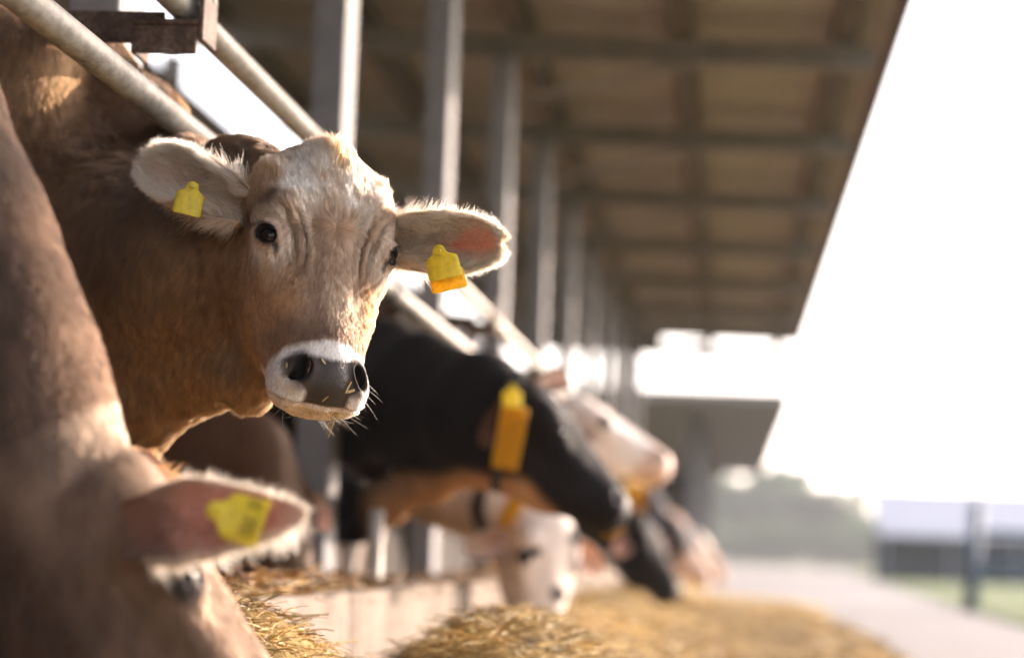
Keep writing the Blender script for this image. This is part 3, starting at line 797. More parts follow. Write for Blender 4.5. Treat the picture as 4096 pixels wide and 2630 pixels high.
def grid(xs, ys, zf):
    X, Y = np.meshgrid(xs, ys, indexing='ij'); Z = zf(X.ravel(), Y.ravel())
    v = np.stack([X.ravel(), Y.ravel(), Z], -1); ny = len(ys)
    i, j = np.meshgrid(np.arange(len(xs)-1), np.arange(ny-1), indexing='ij')
    a = (i*ny+j).ravel()
    return v, np.stack([a, a+ny, a+ny+1, a+1], -1)
def instance(src, loc, parent=None, name=None):
    o = src.copy(); o.location = loc; COL.objects.link(o)
    if parent is not None: o.parent = parent
    return o

# ------------------------------------------------------------------ ground, road, grass
tag(mesh_obj('ground', [(-400, -60, -.012), (400, -60, -.012), (400, 900, -.012), (-400, 900, -.012)], [(0, 1, 2, 3)], M['ground']), kind='structure')
tag(mesh_obj('road', [(-1.0, -20, 0), (2.3, -20, 0), (2.45, 12, 0), (2.75, 25, 0), (3.5, 45, 0), (5.6, 100, 0), (9, 190, 0), (-12, 190, 0), (-1.0, 100, 0), (-1.0, 30, 0)], [tuple(range(10))], M['road']), kind='structure')
tag(mesh_obj('grass_verge', [(2.3, -20, .02), (60, -20, .02), (60, 190, .02), (9, 190, .02), (5.6, 100, .02), (3.5, 45, .02), (2.75, 25, .02), (2.45, 12, .02)], [tuple(range(8))], M['grass'], None), kind='structure')

# ------------------------------------------------------------------ barn
BAY = 3.0; PY0 = 5.22; NB = 11; POST_X = -1.42; BARN_Y0 = PY0-2*BAY; BARN_Y1 = 35.3
EAVE_X, EAVE_Z, SLOPE, BACK_X = 0.84, 3.70, 0.02, -3.34
def roof_z(x): return EAVE_Z+(EAVE_X-x)*SLOPE
barn = empty('barn', (-2.5, 12, 0))
tag(barn, 'long open-sided cattle barn with brown corrugated roof and row of grey steel posts', 'barn')
_pm = MB().box((-.058, -.115, 0), (.058, .115, roof_z(POST_X)-.3))
p0 = mesh_obj('post', np.array(_pm.v)+np.array([POST_X, PY0, 0]), _pm.f, M['steel'], barn)
_bv = p0.modifiers.new('bevel', 'BEVEL'); _bv.width = .010; _bv.segments = 3
ys_posts = [PY0+BAY*k for k in range(-2, NB)]
for y in ys_posts:
    if abs(y-PY0) > .01: instance(p0, (0, y-PY0, 0), barn)
# rafters (sloping I-beams), purlins, roof sheets
def sloped_box(x0, x1, y0, y1, dz0, dz1):
    v = [(x, y, roof_z(x)+dz) for dz in (dz0, dz1) for (x, y) in ((x0, y0), (x1, y0), (x1, y1), (x0, y1))]
    return v, [(0, 3, 2, 1), (4, 5, 6, 7), (0, 1, 5, 4), (1, 2, 6, 5), (2, 3, 7, 6), (3, 0, 4, 7)]
rm = MB(); rm.add(*sloped_box(BACK_X, EAVE_X-.06, PY0-.035, PY0+.035, -.28, -.14)); rm.add(*sloped_box(BACK_X, EAVE_X-.06, PY0-.07, PY0+.07, -.292, -.28))
raf = rm.build('rafter', M['beam'], barn)
hm = MB()   # curved-looking haunch brace from post to rafter
hm.add([(POST_X+.06, PY0-.03, 3.2), (POST_X+.16, PY0-.03, 3.2), (-.25, PY0-.03, roof_z(-.25)-.30), (-.40, PY0-.03, roof_z(-.40)-.30),
        (POST_X+.06, PY0+.03, 3.2), (POST_X+.16, PY0+.03, 3.2), (-.25, PY0+.03, roof_z(-.25)-.30), (-.40, PY0+.03, roof_z(-.40)-.30)],
       [(0, 1, 2, 3), (7, 6, 5, 4), (0, 4, 5, 1), (1, 5, 6, 2), (2, 6, 7, 3), (3, 7, 4, 0)])
hau = hm.build('haunch_brace', M['beam'], barn)
for y in ys_posts:
    if abs(y-PY0) > .01: instance(raf, (0, y-PY0, 0), barn); instance(hau, (0, y-PY0, 0), barn)
for x in (.60, -.37, -1.34, -2.31, -3.22):
    MB().box((x-.07, BARN_Y0, roof_z(x)-.14), (x+.07, BARN_Y1, roof_z(x)-.012)).build('purlin', M['timber'], barn)
# corrugated sheets, one per bay and row
def sheet(x0, x1, y0, y1):
    ys = np.arange(y0-.0, y1+.07, .0234375); xs = np.array([x0, x1])
    return grid(xs, ys, lambda X, Y: roof_z(X)+.028*np.sin((Y-y0)*2*math.pi/.25)+.030+.008*(Y-y0)/BAY)
sv, sf = sheet(BACK_X-.04, EAVE_X-2.05, BARN_Y0, BARN_Y0+BAY); s1 = mesh_obj('roof_sheet', sv, sf, M['roof_sheet'], barn)
sv, sf = sheet(EAVE_X-2.10, EAVE_X+.05, BARN_Y0, BARN_Y0+BAY); sv[:, 2] -= .012; s2 = mesh_obj('roof_sheet', sv, sf, M['roof_sheet'], barn)
for k in range(1, 12):
    for s_ in (s1, s2): instance(s_, (0, k*BAY, 0), barn)
MB().box((EAVE_X+.052, BARN_Y0, EAVE_Z-.10), (EAVE_X+.09, BARN_Y1, EAVE_Z+.05)).build('eave_board', M['timber'], barn)
# back wall: boards to breast height and above, open strip below the roof
for k in range(12):
    y0 = BARN_Y0+k*BAY
    for j in range(4):
        MB().box((BACK_X-.05, y0+.01, .1+j*.78), (BACK_X, y0+BAY-.01, .1+j*.78+.765)).build('wall_board', M['board'], barn)
    MB().box((BACK_X-.16, y0-.06, 0), (BACK_X-.055, y0+.06, roof_z(BACK_X)-.36)).build('back_post', M['beam'], barn)
# far gable strip under the roof end
MB().add([(BACK_X, BARN_Y1-.05, 3.52), (EAVE_X-1.9, BARN_Y1-.05, 3.52), (EAVE_X-1.9, BARN_Y1-.05, roof_z(EAVE_X-1.9)-.02), (BACK_X, BARN_Y1-.05, roof_z(BACK_X)-.02),
          (BACK_X, BARN_Y1, 3.52), (EAVE_X-1.9, BARN_Y1, 3.52), (EAVE_X-1.9, BARN_Y1, roof_z(EAVE_X-1.9)-.02), (BACK_X, BARN_Y1, roof_z(BACK_X)-.02)],
         [(0, 1, 2, 3), (7, 6, 5, 4), (0, 4, 5, 1), (1, 5, 6, 2), (2, 6, 7, 3), (3, 7, 4, 0)]).build('gable_panel', M['board'], barn)
MB().box((BACK_X, BARN_Y0-.08, .1), (EAVE_X-2.3, BARN_Y0-.03, 3.9)).build('near_end_wall', M['board'], barn)
tag(mesh_obj('barn_floor', box((BACK_X, BARN_Y0, -.2), (-1.135, BARN_Y1, .10))[0], box((0, 0, 0), (1, 1, 1))[1], M['floor']), kind='structure')

# ------------------------------------------------------------------ feed barrier: pipes, brackets, clamps
RAIL_X = -1.06
fb = empty('feed_barrier', (RAIL_X, 10, 0))
tag(fb, 'two weathered steel pipes running along the posts above the feeding cows', 'barrier')
pl = at(290, 186, 4.28); pu = at(600, 192, 5.35)
ZL, XL, ZU, XU = float(pl[2]), float(pl[0]), float(pu[2]), float(pu[0])
MB().tube((XL, BARN_Y0, ZL), (XL, BARN_Y1, ZL), .0286, n=28).build('rail', M['pipe'], fb, smooth=True)
MB().tube((XU, BARN_Y0, ZU), (XU, BARN_Y1, ZU), .0286, n=28).build('rail', M['pipe'], fb, smooth=True)
def bracket():
    y = PY0-.62; r = .046
    m = MB()
    m.box((XU-.085, y-.06, ZU-r-.002), (XU+r, y+.06, ZU-r+.010))            # shelf under the pipe
    m.box((XU+r+.001, y-.06, ZU-r-.03), (XU+r+.011, y+.06, ZU+r+.020))      # upright flange in front
    m.box((XU-.085, y-.060, ZU-.105), (XU+r-.002, y-.050, ZU-r-.004))
    m.box((XU-.086, y-.049, ZU-.105), (XU-.077, y+.06, ZU-r-.004))         # skirt plate
    m.box((POST_X+.059, y+.061, ZU-.06), (XU-.05, y+.072, ZU+.005))            # arm to the post
    m.box((POST_X+.059, y+.073, ZU-.06), (POST_X+.071, y+.72, ZU+.005))
    b = m.build('bracket', M['rust'], fb, bevel=.003)
    for k in (-.03, .02):  # black blocks stand in for the dark inside open slots
        MB().box((XU+r-.001, y+k-.007, ZU+.012), (XU+r+.0135, y+k+.007, ZU+.045)).build('slot_shade', M['rubber'], b)
    return b
br = bracket()
for y in ys_posts:
    if abs(y-PY0) > .01:
        b = instance(br, (0, y-PY0, 0), fb)
        for ch in list(br.children):
            if ch.name.startswith('slot_shade'): instance(ch, ch.location, b)
for y in ys_posts:
    MB().box((POST_X+.062, y-.03, ZL-.045), (XL-.029, y+.03, ZL+.02)).build('lug', M['rust'], fb, bevel=.003)
for y in (7.75, 12.3):
    MB().tube((XL, y-.05, ZL), (XL, y+.05, ZL), .037, n=24).build('rubber_sleeve', M['rubber'], fb, smooth=True)
for y, zt in ((7.5, .62), (12.0, .70), (16.4, .66)):
    MB().tube((-1.10, y, .1), (-1.10, y, zt), .024, n=16).build('stub_post', M['pipe'], fb, smooth=True)

# ------------------------------------------------------------------ feed curb of concrete blocks
CURB_X, CURB_Z = -0.97, 0.385
curb = empty('feed_curb', (CURB_X, 8, 0)); tag(curb, 'low concrete feed wall of pale blocks under the barrier', 'wall')
rng = np.random.default_rng(4)
for k in range(30):
    y0 = 0.2+k*1.2
    o = MB().box((CURB_X-.16, y0+.006, 0), (CURB_X+rng.uniform(-.006, .006), y0+1.194, CURB_Z+rng.uniform(-.008, .008))).build('curb_block', M['concrete'], curb, bevel=.012)

# ------------------------------------------------------------------ feed straw
def feed_z(X, Y):
    P = np.stack([X, Y, 0*X], -1)
    z = 0.03+0.0*X
    def g(cx, cy, sx, sy, h): return h*np.exp(-((X-cx)/sx)**2-((Y-cy)/sy)**2)
    z = z+g(-.50, 5.3, .34, .55, .315)+g(-.90, 4.45, .28, .42, .335)+g(-.15, 6.2, .40, .7, .16)+g(-.75, 6.9, .25, .6, .10)+g(-.65, 3.2, .4, .5, .12)
    far = sstep(6, 9, Y)
    z = z+far*(0.15*np.exp(-((X+.75)/.45)**2)*(1+.5*vnoise(P, .6, 61))+.05*sstep(1.1, .3, X)*(1+vnoise(P, .9, 62)))
    edge = sstep(1.25+.25*0, .75, X+.25*vnoise(P, .35, 63)+.0*Y)*sstep(34, 27, Y)
    z = z*edge+0.022*edge*(vnoise(P, 9, 64)+.6*vnoise(P, 24, 65))-.03*(1-edge)
    return z
sx = np.arange(CURB_X+.012, 1.45, .03); sy = np.concatenate([np.arange(2.2, 8, .03), np.arange(8, 36, .09)])
v, f = grid(sx, sy, feed_z)
tag(mesh_obj('feed_straw', v, f, M['straw'], None, smooth=True), 'heaped golden and brown straw feed in front of the curb', 'straw', kind='stuff')
def curb_hay_z(X, Y):
    P = np.stack([X, Y, 0*X], -1)
    return CURB_Z-.02+.055*np.clip(vnoise(P, 1.1, 66)+.35, 0, 1)*np.exp(-((X-CURB_X+.12)/.09)**2)+.02*np.clip(vnoise(P, 14, 67), -1, 1)
v, f = grid(np.arange(CURB_X-.34, CURB_X-.01, .02), np.arange(3, 33, .06), curb_hay_z)
tag(mesh_obj('spilled_hay', v, f, M['straw'], None, smooth=True), 'thin ridge of hay lying along the top of the curb', 'hay', kind='stuff')
def straw_mat():
    t = NT('straw_stalk'); a = t.attr('coat'); t.l(a.outputs['Color'], t.b.inputs['Base Color']); t.set(Roughness=.5)
    return t.m
STALK = straw_mat()
def stalks(name, n, xr, yr, zf, lr, rad, seed, label, lift=.0, pal=None):
    rng = np.random.default_rng(seed)
    X = rng.uniform(*xr, n); Y = rng.uniform(*yr, n)
    z = zf(X, Y); ok = z > .012; X, Y, z = X[ok], Y[ok], z[ok]; n = len(X)
    a = rng.uniform(0, 2*math.pi, n); el = np.abs(rng.normal(0, .26, n))
    d = np.stack([np.cos(a)*np.cos(el), np.sin(a)*np.cos(el), np.sin(el)], -1)
    L = rng.uniform(*lr, n)*rng.choice([.5, 1, 1.4], n, p=[.5, .35, .15])
    P0 = np.stack([X, Y, z+rng.uniform(-.012, .02, n)+lift], -1)
    side = np.stack([-np.sin(a), np.cos(a), 0*a], -1)
    k = rng.normal(0, .16, n)[:, None]; sag = rng.uniform(0, .35, n)[:, None]
    pts = np.stack([P0+d*(L[:, None]*t)+side*(L[:, None]*k*t*t)-np.array([0, 0, 1])*(L[:, None]*sag*t*t) for t in (0, .35, .7, 1)], 1)
    pal = np.array(pal if pal is not None else [lin(232, 202, 130), lin(214, 176, 96), lin(180, 140, 70), lin(140, 102, 48), lin(150, 136, 64), lin(246, 222, 168), lin(98, 72, 36)])
    col = pal[rng.choice(len(pal), n, p=[.24, .2, .16, .13, .1, .1, .07])]*rng.uniform(.7, 1.15, (n, 1))*np.clip(.72+.75*vnoise(P0, 5.5, 77)+.35*vnoise(P0, 16, 78), .22, 1.25)[:, None]
    hc = bpy.data.hair_curves.new(name); hc.add_curves([4]*n)
    hc.points.foreach_set('position', pts.astype(np.float32).ravel())
    r = (rng.uniform(.5, 1.5, (n, 1))*rad*np.array([1, 1, .9, .7])).astype(np.float32)
    at_ = hc.attributes.get('radius') or hc.attributes.new('radius', 'FLOAT', 'POINT'); at_.data.foreach_set('value', r.ravel())
    c = np.ones((n, 4), np.float32); c[:, :3] = col
    hc.attributes.new('coat', 'FLOAT_COLOR', 'CURVE').data.foreach_set('color', c.ravel())
    hc.materials.append(STALK)
    return tag(link(bpy.data.objects.new(name, hc)), label, 'straw', kind='stuff')
stalks('loose_straw', 66000, (CURB_X+.02, .35), (3.4, 7.5), feed_z, (.022, .070), .0008, 11, 'loose straw stalks sticking out of the near feed heap')
stalks('loose_straw', 22000, (CURB_X+.02, 1.1), (7.5, 22), feed_z, (.05, .12), .0018, 12, 'loose straw stalks strewn along the feed table further back')
stalks('loose_hay', 9000, (CURB_X-.30, CURB_X-.02), (3.6, 16), curb_hay_z, (.03, .10), .0015, 13, 'loose hay stalks caught on top of the curb', pal=[lin(190, 140, 66), lin(160, 110, 48), lin(128, 88, 38), lin(96, 66, 30), lin(110, 92, 44), lin(210, 170, 104), lin(70, 50, 26)])

# ------------------------------------------------------------------ the other cows
def std_trunk(sx, sy, z0=.10, k=1.0, sway=0.0):
    """trunk and legs of a standing cow, shoulder at (sx, sy), rump further into the barn"""
    Z = lambda z: z0+z*k
    up = [(sx+.10, sy, Z(1.14), .19*k), (sx-.25, sy, Z(1.16), .21*k), (sx-.65, sy+sway*.5, Z(1.12), .24*k), (sx-1.15, sy+sway, Z(1.18), .19*k)]
    lo = [(sx+.10, sy, Z(.88), .22*k), (sx-.3, sy, Z(.86), .27*k), (sx-.65, sy+sway*.5, Z(.86), .31*k), (sx-1.08, sy+sway, Z(1.0), .23*k)]
    legs = []
    for dx, s in ((-.02, -1), (.02, 1)):
        legs.append([(sx+dx, sy+s*.15, Z(.72), .10*k), (sx+dx+.02, sy+s*.14, Z(.45), .058*k), (sx+dx, sy+s*.14, Z(.08), .042*k), (sx+dx+.03, sy+s*.14, Z(.03), .05*k)])
        legs.append([(sx-1.05, sy+sway+s*.16, Z(.85), .15*k), (sx-1.0, sy+sway+s*.15, Z(.55), .085*k), (sx-1.12, sy+sway+s*.15, Z(.40), .052*k), (sx-1.09, sy+sway+s*.15, Z(.08), .042*k), (sx-1.06, sy+sway+s*.15, Z(.03), .05*k)])
    return [up, lo]+legs
def coat_patches(base, patch, f=2.6, thr=.05, seed=71, head=None):
    def fn(v, q):
        n = vnoise(v, f, seed)+.35*vnoise(v, f*3, seed+1)
        c = mixc(np.tile(base, (len(v), 1)), patch, sstep(thr-.04, thr+.04, n))
        if head is not None: c = head(v, q, c)
        return c*(1+.12*vnoise(v, 30, seed+2))[:, None]
    return fn
def muzzle_tone(q, c, col): return mixc(c, col, sstep(-.17, -.20, q[:, 1])*(np.abs(q[:, 0]) < .12)*(q[:, 2] > -.13)*(q[:, 1] > -.34))
def in_head(q): return sstep(-.20, -.15, q[:, 2])*(np.abs(q[:, 0]) < .2)*(q[:, 1] < .27)*(q[:, 1] > -.36)
def gen_cow(label, R, T, sc, chains, coat_fn, base, fine=.007, coarse=.02, ears=None, ear_cols=None, fur=0, sculpt=True, fur_tone=None, ear_w=1.0, ear_root=None, ear_p=EAR_P):
    root = empty('cow', base); tag(root, label, 'cow', 'cows feeding along the barrier')
    v, f = cow_mesh(R, T, sc, chains, fine, coarse)
    if sculpt: v = sculpt_head(v, f, R, T, sc)
    q = ((v-T)@R)/sc
    col = coat_fn(v, q)
    H = in_head(q)
    Qa = np.stack([np.abs(q[:, 0]), q[:, 1], q[:, 2]], -1)
    de = np.sqrt(((Qa-EYE)**2).sum(-1))
    col = mixc(col, lin(24, 20, 20), sstep(.034, .026, de)*H)
    dn = np.sqrt(((Qa[:, 0]-0.0525)/0.016)**2+((q[:, 1]+0.232)/0.0225)**2)
    col = mixc(col, lin(30, 26, 26), sstep(1.25, .9, dn)*sstep(-.06, -.03, q[:, 2])*H)
    wet = pad_mask(q)*H*.3; thin = np.zeros(len(v))
    pv, pf, pc, pw, pt = [v], [f], [col], [wet], [thin]; nb = len(v); earinfo = []
    if ears is None:
        ears = []
        for s in (-1, 1):
            b = R@(np.array([s*.108, .085, -.10])*sc)+T; t = R@(np.array([s*.305, .02, -.13])*sc)+T
            ears.append((b, t, R@np.array([s*.25, -.25, 1.0])))
    ec1, ec2, ec3 = ear_cols or (lin(196, 140, 120), lin(200, 180, 160), lin(30, 28, 28))
    W = ear_w if isinstance(ear_w, tuple) else (EAR_W[0], [k*sc*ear_w for k in EAR_W[1]])
    for b, t, fc, *ws in ears:
        ev, ef, info, fr = ear_grid(b, t, fc, (W[0], [k_*ws[0] for k_ in W[1]]) if ws else W, ear_p, ns=22, nu=15)
        e = ear_color(info, ev, ec1, ec2, ec3, ear_root)
        pv.append(ev); pf.append(ef+nb); pc.append(e); pw.append(np.zeros(len(ev))); pt.append(np.full(len(ev), .35)); earinfo.append((ev, ef, info, fr, e)); nb += len(ev)
    body = mesh_obj('body', np.concatenate(pv), np.concatenate(pf), HIDE, root, smooth=True)
    set_attr(body.data, 'coat', np.concatenate(pc), 'FLOAT_COLOR'); set_attr(body.data, 'wet', np.concatenate(pw)); set_attr(body.data, 'thin', np.concatenate(pt))
    for s in (-1, 1):
        c = EYE*np.array([s, 1, 1])-np.array([s*.004, 0.0005, .001])
        ev, ef = uv_sphere(c, (.0208, .0200, .0205), 20, 12)
        mesh_obj('eye', (ev*sc)@R.T+T, ef, EYE_MAT, root, smooth=True)
    if fur:
        rng = np.random.default_rng(int(fur))
        fcen = (v[f[:, 0]]+v[f[:, 2]])/2
        view = np.array([0, 0, CAM_H])-fcen; view /= np.linalg.norm(view, axis=1, keepdims=True)
        wgt = ((vnormals_face(v, f)*view).sum(1) > -.4)*(fcen[:, 0] > -1.35)*(fcen[:, 2] > .3)*1.0
        P, fi, w = sample_mesh(v, f, fur, rng, wgt)
        n = vnormals(v, f); N = interp(n, f, fi, w); N /= np.linalg.norm(N, axis=1, keepdims=True)
        C = interp(col, f, fi, w)*rng.uniform(.7, 1.3, (len(P), 1))
        D = np.tile(np.array([.25, 0, -1.0]), (len(P), 1))
        fur_object('fur', root, P, D, N, .013+.006*rng.random(len(P)), .0003, C, FUR, lift=.26, clump=.25, clump_n=len(P)//9, seed=9)
        for ei, (ev, ef, info, (e1, e2, e3), e) in enumerate(earinfo):
            fs = info[ef[:, 0], 0]; fu = np.abs(info[ef[:, 0], 1])
            P, fi, w = sample_mesh(ev, ef, 60000*2.2, rng, np.where((fu > .72) | (fs > .88), 1.0, .35+.9*sstep(.6, .1, fs))*(fs > .05))
            en = vnormals(ev, ef); N = interp(en, ef, fi, w); N /= np.linalg.norm(N, axis=1, keepdims=True)
            u = interp(info[:, 1], ef, fi, w); s = interp(info[:, 0], ef, fi, w)
            C = np.tile(fur_tone[ei] if fur_tone else lin(228, 204, 176), (len(P), 1))*rng.uniform(.8, 1.2, (len(P), 1))
            edge = sstep(.7, 1.0, np.abs(u))
            if ear_root is not None: C = mixc(C, ear_root*1.25, sstep(.45, .1, s)*(1-edge))
            D = e1[None]*.6+e2[None]*(u*1.1*edge)[:, None]
            fur_object('ear_fur', root, P, D, N, (.010+.018*edge*(u < 0)+.004*edge)*rng.uniform(.6, 1.3, len(P)), .0004, C, FUR, lift=.6, jitter=.25, clump=.6, clump_n=len(P)//10, seed=10)
    return root, (v, f)
def tag_plate(m2w, w=.0255, h=.053, th=.0016, curve=.004, n=9):
    """ear tag plate in local x (across), y (down from the button), z (out); m2w maps to world"""
    prof = [(.0075, .006), (.0098, 0), (.0105, -.0045), (.0140, -.0080), (.0195, -.0110), (.0235, -.0140), (w*.96, -.0175), (w*.98, -.035), (w, -h+.004), (w*.96, -h+.001), (w*.86, -h)]
    V = []
    for z in (0, th):
        for hw, y in prof:
            for k in range(n):
                x = hw*(2*k/(n-1)-1)
                V.append(m2w(np.array([x, y, z+curve*(1-(x/w)**2)+.003*math.sin(y*60)])))
    r = len(prof); F = []
    for l in (0, 1):
        o = l*r*n
        for i in range(r-1):
            for k in range(n-1):
                q = (o+i*n+k, o+i*n+k+1, o+(i+1)*n+k+1, o+(i+1)*n+k); F.append(q if l == 0 else q[::-1])
    o = r*n
    loop = [k for k in range(n)]+[i*n+n-1 for i in range(1, r)]+[(r-1)*n+k for k in range(n-2, -1, -1)]+[i*n for i in range(r-2, 0, -1)]
    for a, b in zip(loop, loop[1:]+loop[:1]): F.append((a, a+o, b+o, b))
    return np.array(V), F
def plastic(name, c, spread=.75, tr=.3, dirt=.35):
    t = NT(name); no = t.noise(90, 5, .65)
    t.l(t.ramp(no.outputs['Fac'], [(.30, tuple(k*dirt for k in c)), (.44, tuple(k*spread for k in c)), (.60, c)]), t.b.inputs['Base Color']); t.set(Roughness=.45)
    t.bump(no.outputs['Fac'], .15, .001)
    b = t.n('ShaderNodeBsdfTranslucent'); b.inputs[0].default_value = (*c, 1); mx = t.n('ShaderNodeMixShader'); mx.inputs[0].default_value = tr
    t.l(t.b.outputs[0], mx.inputs[1]); t.l(b.outputs[0], mx.inputs[2]); t.l(mx.outputs[0], t.out.inputs['Surface']); return t.m
YEL = plastic('yellow_tag_plastic', (.86, .70, .05), spread=.85, dirt=.55); YEL2 = plastic('amber_tag_plastic', (.86, .56, .02), tr=.35); STRAP = plastic('orange_strap', (.80, .38, .005), tr=.1); INK = plastic('tag_ink', (.20, .16, .02), tr=0)
def ear_tag(parent, btn, nrm, ang, sc=1.0, hs=1.0, rear=None, ink=False, label=None):
    """tag hanging from a button at btn; nrm = outward direction, ang = turn of the plate about it (degrees)"""
    nrm = np.asarray(nrm, float); nrm /= np.linalg.norm(nrm)
    up = np.array([0, 0, 1.0]); up = up-nrm*(up@nrm); up /= np.linalg.norm(up); rt = np.cross(up, nrm)
    a = math.radians(ang); ax = rt*math.cos(a)+up*math.sin(a); ay = -rt*math.sin(a)+up*math.cos(a)
    def mk(o): return lambda p: o+(ax*p[0]+ay*p[1]*hs+nrm*p[2])*sc
    V, F = tag_plate(mk(np.asarray(btn)))
    t = mesh_obj('ear_tag', V, F, YEL, parent, smooth=True)
    if label: t['label'] = label
    M0 = mk(np.asarray(btn)); mb = MB()
    mb.tube(M0(np.array([0, 0, .0])), M0(np.array([0, 0, .006])), .0088*sc, .0080*sc, n=20); mb.tube(M0(np.array([0, 0, .006])), M0(np.array([0, 0, .0125])), .0052*sc, .0046*sc, n=16)
    mb.build('button', YEL, t, smooth=True)
    if rear is not None:
        V, F = tag_plate(mk(np.asarray(btn)+np.asarray(rear)), w=.0275)
        mesh_obj('rear_plate', V, F, YEL2, t, smooth=True)
    if ink:
        mb = MB()
        for k in range(5):
            x = -.016+.008*k
            for (a0, b0, a1, b1) in ((0, 0, 0, .012), (.005, 0, .005, .012), (0, .012, .005, .012), (0, 0, .005, 0)):
                if (k+int(a0*1000)) % 4 == 3: continue
                p0 = np.array([x+a0, -.046+b0, .0075]); p1 = np.array([x+a1, -.046+b1, .0075])
                mb.tube(M0(p0), M0(p1), .0008*sc, n=5)
        mb.build('marking', INK, t)
    return t
def collar(parent, c, n, rx, ry, up, width=.05, th=.005, mat=None, seg=40):
    n = np.asarray(n, float); n /= np.linalg.norm(n); up = np.asarray(up, float); up = up-n*(up@n); up /= np.linalg.norm(up); sd = np.cross(n, up)
    V = []
    for k in range(seg):
        a = 2*math.pi*k/seg; e = np.cos(a)*sd*rx+np.sin(a)*up*ry; o = e/np.linalg.norm(e)
        for dw, dr in ((-width/2, 0), (width/2, 0), (width/2, th), (-width/2, th)): V.append(np.asarray(c)+e+n*dw+o*dr)
    F = [(4*k+j, 4*k+(j+1) % 4, 4*((k+1) % seg)+(j+1) % 4, 4*((k+1) % seg)+j) for k in range(seg) for j in range(4)]
    return mesh_obj('collar', np.array(V), F, mat or STRAP, parent, smooth=False)
def place(R, loc, u, v, Y, sc=1.0): return at(u, v, Y)-R@(np.array(loc)*sc)

# brown cow close on the left, head down in the feed
def brown_coat(v, q):
    c = neck_color(v, dark=lin(34, 25, 19), mid=lin(62, 46, 35), lo=lin(80, 61, 48))
    H = in_head(q)
    h = np.tile(lin(90, 72, 59), (len(v), 1)); h = mixc(h, lin(128, 108, 92), sstep(.02, .09, q[:, 1])*sstep(.13, .09, np.abs(q[:, 0]))*.5); h = h*(1+.15*vnoise(q, 22, 81))[:, None]
    h = muzzle_tone(q, h, lin(225, 220, 215))
    m = np.clip(1+.30*vnoise(v*np.array([1, 1, .5]), 26, 85)+.22*vnoise(v*np.array([1, 1, .35]), 70, 86)+.25*vnoise(v, 7, 87), .3, 1.8)
    return (c*(1-H[:, None])+h*H[:, None])*m[:, None]
R = hrot(-30, 100, 4); T = place(R, (0, .19, -.03), 262, 1085, 3.18)
near_chains = [chain_pts(c, R, T) for c in [
    [('h', 0, .03, -.16, .09), (-60, 930, 3.20, .15), (-145, 620, 3.26, .14), (-285, 300, 3.32, .15), (-460, 20, 3.42, .18), (-800, 60, 3.5, .27), (-1700, 200, 3.5, .3)],
    [('h', 0, .12, -.10, .06), (10, 1000, 3.18, .095), (-45, 760, 3.2, .085), (-155, 480, 3.26, .085), (-280, 200, 3.34, .09), (-460, -60, 3.45, .12)],
    [('h', 0, -.08, -.15, .06), (-180, 1250, 3.25, .12), (-300, 950, 3.3, .16), (-480, 700, 3.4, .2), (-900, 600, 3.5, .32), (-1700, 600, 3.5, .33)]]]
near_chains += leg_chains((-1.5, -2.05), 3.5)
near_ears = [(at(345, 1248, 3.02), at(712, 1206, 2.96), (-.05, -1, .30), .86), (at(285, 1085, 3.36), at(452, 1158, 3.42), (-.6, -.5, .5), .6)]
NEAR_W = ([-.15, 0, .15, .3, .5, .7, .85, .95, 1], [.040, .050, .060, .064, .056, .042, .029, .017, .006])
ncow, _ = gen_cow('large blurred brown cow in the left foreground with its head down in the feed', R, T, 1.0, near_chains, brown_coat, (-1.9, 3.5, .1), fine=.006, coarse=.02, ears=near_ears, ear_cols=(lin(184, 140, 130), lin(190, 168, 156), lin(140, 104, 74)), fur=110000, fur_tone=[lin(214, 190, 164), lin(150, 104, 66)], ear_w=NEAR_W, ear_root=lin(112, 94, 82), ear_p=([-.15, 0, .3, .6, 1], [125, 125, 125, 100, 60]))
ear_tag(ncow, at(502, 1196, 2.945), (.0, -1, .25), 76, sc=1.22, ink=True, label='yellow tag with worn dark number on the drooping ear')

# black cow with an orange collar
def black_head(v, q, c): return muzzle_tone(q, c, lin(34, 32, 34))
def black_coat(v, q):
    c = np.tile(lin(19, 17, 18), (len(v), 1))
    H = in_head(q)
    # tan dewlap under the neck
    zc = .5+(1300-1105)*7.7/5662
    c = mixc(c, lin(176, 136, 100), sstep(zc+.01, zc-.05, v[:, 2]+.03*vnoise(v, 5, 84))*(1-H)*sstep(-1.35, -1.2, v[:, 0]))
    return c*(1+.2*vnoise(v, 20, 83))[:, None]
R = hrot(-44, 80, -4); T = place(R, (0, .19, -.03), 1232, 905, 7.7, 1.12)
ch = [chain_pts(c, R, T, 1.12) for c in [
    [('h', 0, .03, -.15, .10), (1120, 985, 7.85, .16), (980, 955, 8.25, .19), (850, 925, 8.75, .23), (700, 890, 9.1, .28)],
    [('h', 0, .13, -.09, .06), (1130, 905, 7.85, .09), (990, 865, 8.25, .11), (860, 820, 8.75, .14)],
    [('h', 0, -.05, -.15, .05), (1130, 1085, 7.80, .05), (1010, 1130, 8.1, .06), (900, 1180, 8.5, .07), (830, 1200, 8.8, .1), (720, 1170, 9.1, .18)]]]
bcow, _ = gen_cow('black cow with orange collar stretching its neck out over the feed', R, T, 1.12, ch+std_trunk(-1.85, 9.25, k=1.0), black_coat, (-2.4, 9.2, .1), fine=.012, coarse=.028, ears=[(at(1212, 925, 7.62), at(1128, 1045, 7.60), (.3, -1, .2), .8), (at(1262, 905, 7.9), at(1330, 880, 8.1), (.6, -.6, .3), .7)], ear_cols=(lin(120, 84, 66), lin(110, 84, 68), lin(20, 18, 18)))
cn = at(1080, 960, 7.75)-at(1250, 1060, 7.7)
